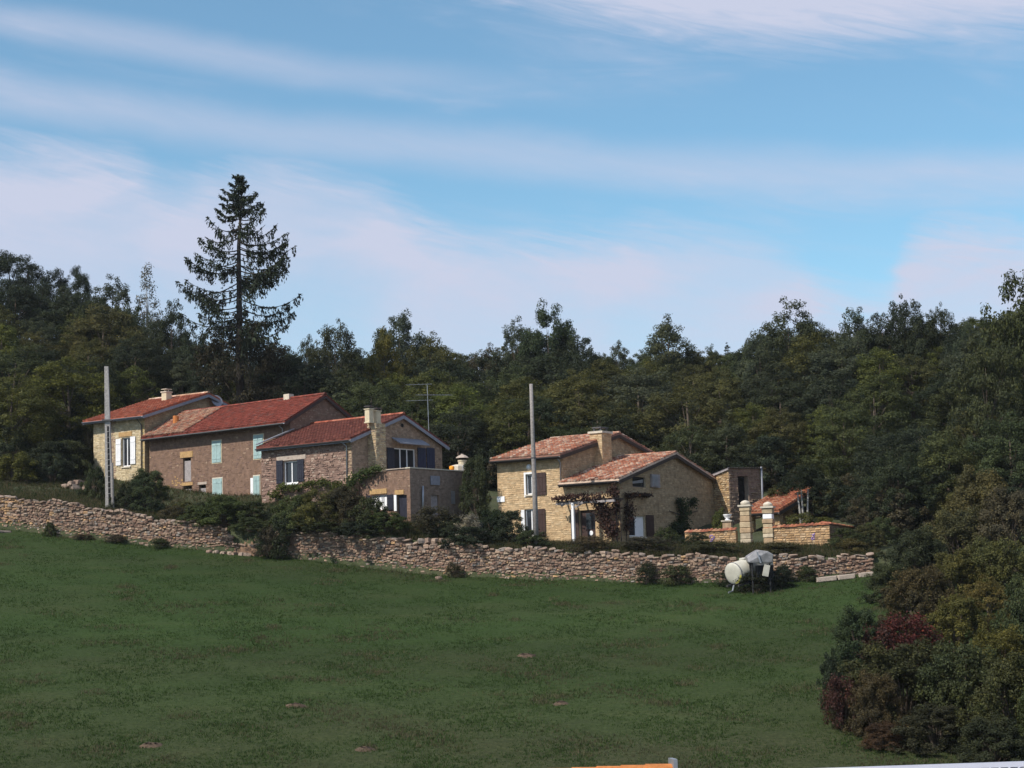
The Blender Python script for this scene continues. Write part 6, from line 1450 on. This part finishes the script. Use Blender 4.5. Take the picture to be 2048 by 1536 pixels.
for key, px, yt, Y, w_, c_, lab in RB: T('thicket_bush', key, px, yt, Y, w_, tuple(1.22 * v for v in c_), lab, 'bush', 'thicket along the right edge of the pasture')

for px, yt, Y, w_, key in ((2150, 1180, 72, 260, 'big3'), (2190, 1100, 84, 260, 'big1'), (2160, 1010, 95, 240, 'big2'), (2260, 900, 106, 260, 'big3'), (2180, 800, 114, 260, 'oak1'), (2290, 760, 120, 280, 'oak2'), (2250, 700, 130, 260, 'oak1'), (2330, 1000, 92, 260, 'big1')):
    T('thicket_bush', key, px, yt, Y, w_, GREEN, 'green growth continuing the thicket beyond the right picture edge', 'bush', 'thicket beyond the right edge')
# ================================================================== grass
def blades(name, pts, hgt, wid, cols, per, label, cat='grass'):
    rng = np.random.default_rng(len(pts)); n = len(pts); P = np.repeat(np.array(pts), per, axis=0) + np.concatenate([rng.normal(0, 0.06, (n * per, 2)), np.zeros((n * per, 1))], axis=1)
    m = len(P); a = rng.uniform(0, 6.283, m); h_ = rng.uniform(0.5, 1.3, m) * np.repeat(np.array(hgt), per); lean = rng.normal(0, 0.35, (m, 2)) * h_[:, None]
    side = np.stack([np.cos(a), np.sin(a), np.zeros(m)], 1) * wid
    V = np.stack([P - side - [0, 0, 0.02], P + side - [0, 0, 0.02], P + np.concatenate([lean, h_[:, None]], 1)], axis=1).reshape(-1, 3)
    me = bpy.data.meshes.new(name); me.vertices.add(3 * m); me.vertices.foreach_set('co', V.astype(np.float32).ravel())
    me.loops.add(3 * m); me.loops.foreach_set('vertex_index', np.arange(3 * m, dtype=np.int32)); me.polygons.add(m)
    me.polygons.foreach_set('loop_start', np.arange(0, 3 * m, 3, dtype=np.int32)); me.polygons.foreach_set('loop_total', np.full(m, 3, dtype=np.int32))
    c = np.repeat(np.array(cols), per, axis=0) * rng.uniform(0.75, 1.25, (m, 1)); c = np.concatenate([c, np.ones((m, 1))], 1); c = np.repeat(c, 3, axis=0)
    at_ = me.color_attributes.new('col', 'FLOAT_COLOR', 'POINT'); at_.data.foreach_set('color', c.astype(np.float32).ravel())
    me.materials.append(MATS['grass_blade']); me.update(calc_edges=True)
    o = bpy.data.objects.new(name, me); COL.objects.link(o); tag(o, label, cat, None, 'stuff'); return o
def grid_z(f, X, Yv):      # sample the ground on a coarse lattice, then interpolate
    gx = np.linspace(X.min() - 1, X.max() + 1, 60); gy = np.linspace(Yv.min() - 1, Yv.max() + 1, 60)
    Z = np.array([[f(x, y) for y in gy] for x in gx]); i = np.clip(np.searchsorted(gx, X) - 1, 0, 58); j = np.clip(np.searchsorted(gy, Yv) - 1, 0, 58)
    u = (X - gx[i]) / (gx[1] - gx[0]); v = (Yv - gy[j]) / (gy[1] - gy[0])
    return Z[i, j] * (1 - u) * (1 - v) + Z[i + 1, j] * u * (1 - v) + Z[i, j + 1] * (1 - u) * v + Z[i + 1, j + 1] * u * v
rg = np.random.default_rng(77)
Yv = 60 + (122 - 60) * rg.random(120000) ** 1.15; X = (rg.random(120000) - 0.5) * 0.62 * Yv
wy = np.interp(X, [p.x for p in WB], [p.y for p in WB]); k = Yv < wy - 0.1; X = X[k]; Yv = Yv[k]; wy = wy[k]
Z = grid_z(FIELD, X, Yv)
pat = np.sin(X * 0.21 + 1.7 * np.sin(Yv * 0.17)) * np.sin(Yv * 0.33 + 0.8 * np.sin(X * 0.3)) + 0.5 * np.sin(X * 0.9 + Yv * 0.7) + rg.normal(0, 0.35, len(X))
dry = (pat > 1.25 - 0.5 * np.clip((78 - Yv) / 18, 0, 1))[:, None]
cols = np.where(dry, np.array([[0.100, 0.090, 0.050]]), np.array([[0.052, 0.088, 0.026]])) * rg.uniform(0.85, 1.2, (len(X), 1))
edge = np.exp(-((wy - Yv) / 1.2) ** 2)
hg = np.where(pat > 0.9, 0.10, 0.06) + 0.16 * edge * rg.random(len(X))
blades('pasture_grass', np.stack([X, Yv, Z], 1), hg, 0.022, cols, 3, 'short cropped green pasture grass with dry tufts')
# straw-coloured tufts in loose patches
tx = []; ty = []
for i in range(150):
    yy = 61 + 55 * rg.random(); xx = (rg.random() - 0.5) * 0.58 * yy
    if yy > wall_y(xx) - 1.5: continue
    n_ = int(rg.integers(25, 90)); tx.append(xx + rg.normal(0, 0.75 * rg.random() + 0.15, n_)); ty.append(yy + rg.normal(0, 0.35, n_))
tx = np.concatenate(tx); ty = np.concatenate(ty); tz_ = grid_z(FIELD, tx, ty)
tc_ = np.where(rg.random((len(tx), 1)) < 0.6, np.array([[0.150, 0.135, 0.078]]), np.array([[0.092, 0.098, 0.042]]))
blades('dry_tufts', np.stack([tx, ty, tz_], 1), np.full(len(tx), 0.11), 0.02, tc_, 3, 'straw-coloured dry tufts scattered over the pasture')
# rough dry grass on the strip above the wall
Xs = rg.uniform(WBp[0].x, xof(1760, 105), 40000); ws = np.interp(Xs, [p.x for p in WB], [p.y for p in WB]); Ys = ws + 0.35 + rg.random(40000) ** 1.4 * np.where(Xs < xof(620, 118), 15.0, 5.0)
Zs = grid_z(HILL, Xs, Ys); r_ = rg.random((40000, 1))
cs = np.where(r_ < 0.45, np.array([[0.13, 0.105, 0.06]]), np.where(r_ < 0.75, np.array([[0.055, 0.072, 0.026]]), np.array([[0.035, 0.052, 0.020]])))
blades('bank_grass', np.stack([Xs, Ys, Zs], 1), np.full(40000, 0.26), 0.02, cs, 3, 'rough dry grass on the bank above the dry stone wall')

# things that would share a label are told apart by their order from left to right
from collections import defaultdict
same = defaultdict(list)
for o in list(COL.objects):
    if o.parent is None and o.get('label') and o.get('category') in ('tree', 'bush'): same[o['label']].append(o)
ORD = ['first', 'second', 'third', 'fourth', 'fifth', 'sixth', 'seventh', 'eighth', 'ninth', 'tenth', 'eleventh', 'twelfth', 'thirteenth', 'fourteenth', 'fifteenth', 'sixteenth']
for lab, obs in same.items():
    if len(obs) < 2: continue
    obs.sort(key=lambda o: proj(o.location)[0]); n = len(obs)
    for i, o in enumerate(obs):
        o['label'] = (('left ' if i == 0 else 'right ') + lab) if n == 2 else (('left ', 'middle ', 'right ')[i] + lab) if n == 3 else (ORD[min(i, 15)] + '-left ' + lab)

# thin veil of daylight haze over the valley
hz = MB(); lo = -13.2; hi = 42.0
hz.box((0, 250, (lo + hi) / 2), (1, 0, 0), (0, 1, 0), (0, 0, 1), 400, 500, (hi - lo) / 2)
m = bpy.data.materials.new('haze_air'); m.use_nodes = True; nt = m.node_tree; nt.nodes.clear(); MATS['haze_air'] = m
ho = nt.nodes.new('ShaderNodeOutputMaterial'); pv = nt.nodes.new('ShaderNodeVolumePrincipled'); pv.inputs['Color'].default_value = (0.86, 0.92, 1.0, 1); pv.inputs['Density'].default_value = 0.000085; pv.inputs['Anisotropy'].default_value = 0.0
nt.links.new(pv.outputs[0], ho.inputs['Volume'])
o = hz.build('haze', 'haze_air'); tag(o, 'thin pale daylight haze over the valley', 'haze', None, 'stuff')
SC.cycles.volume_bounces = 0
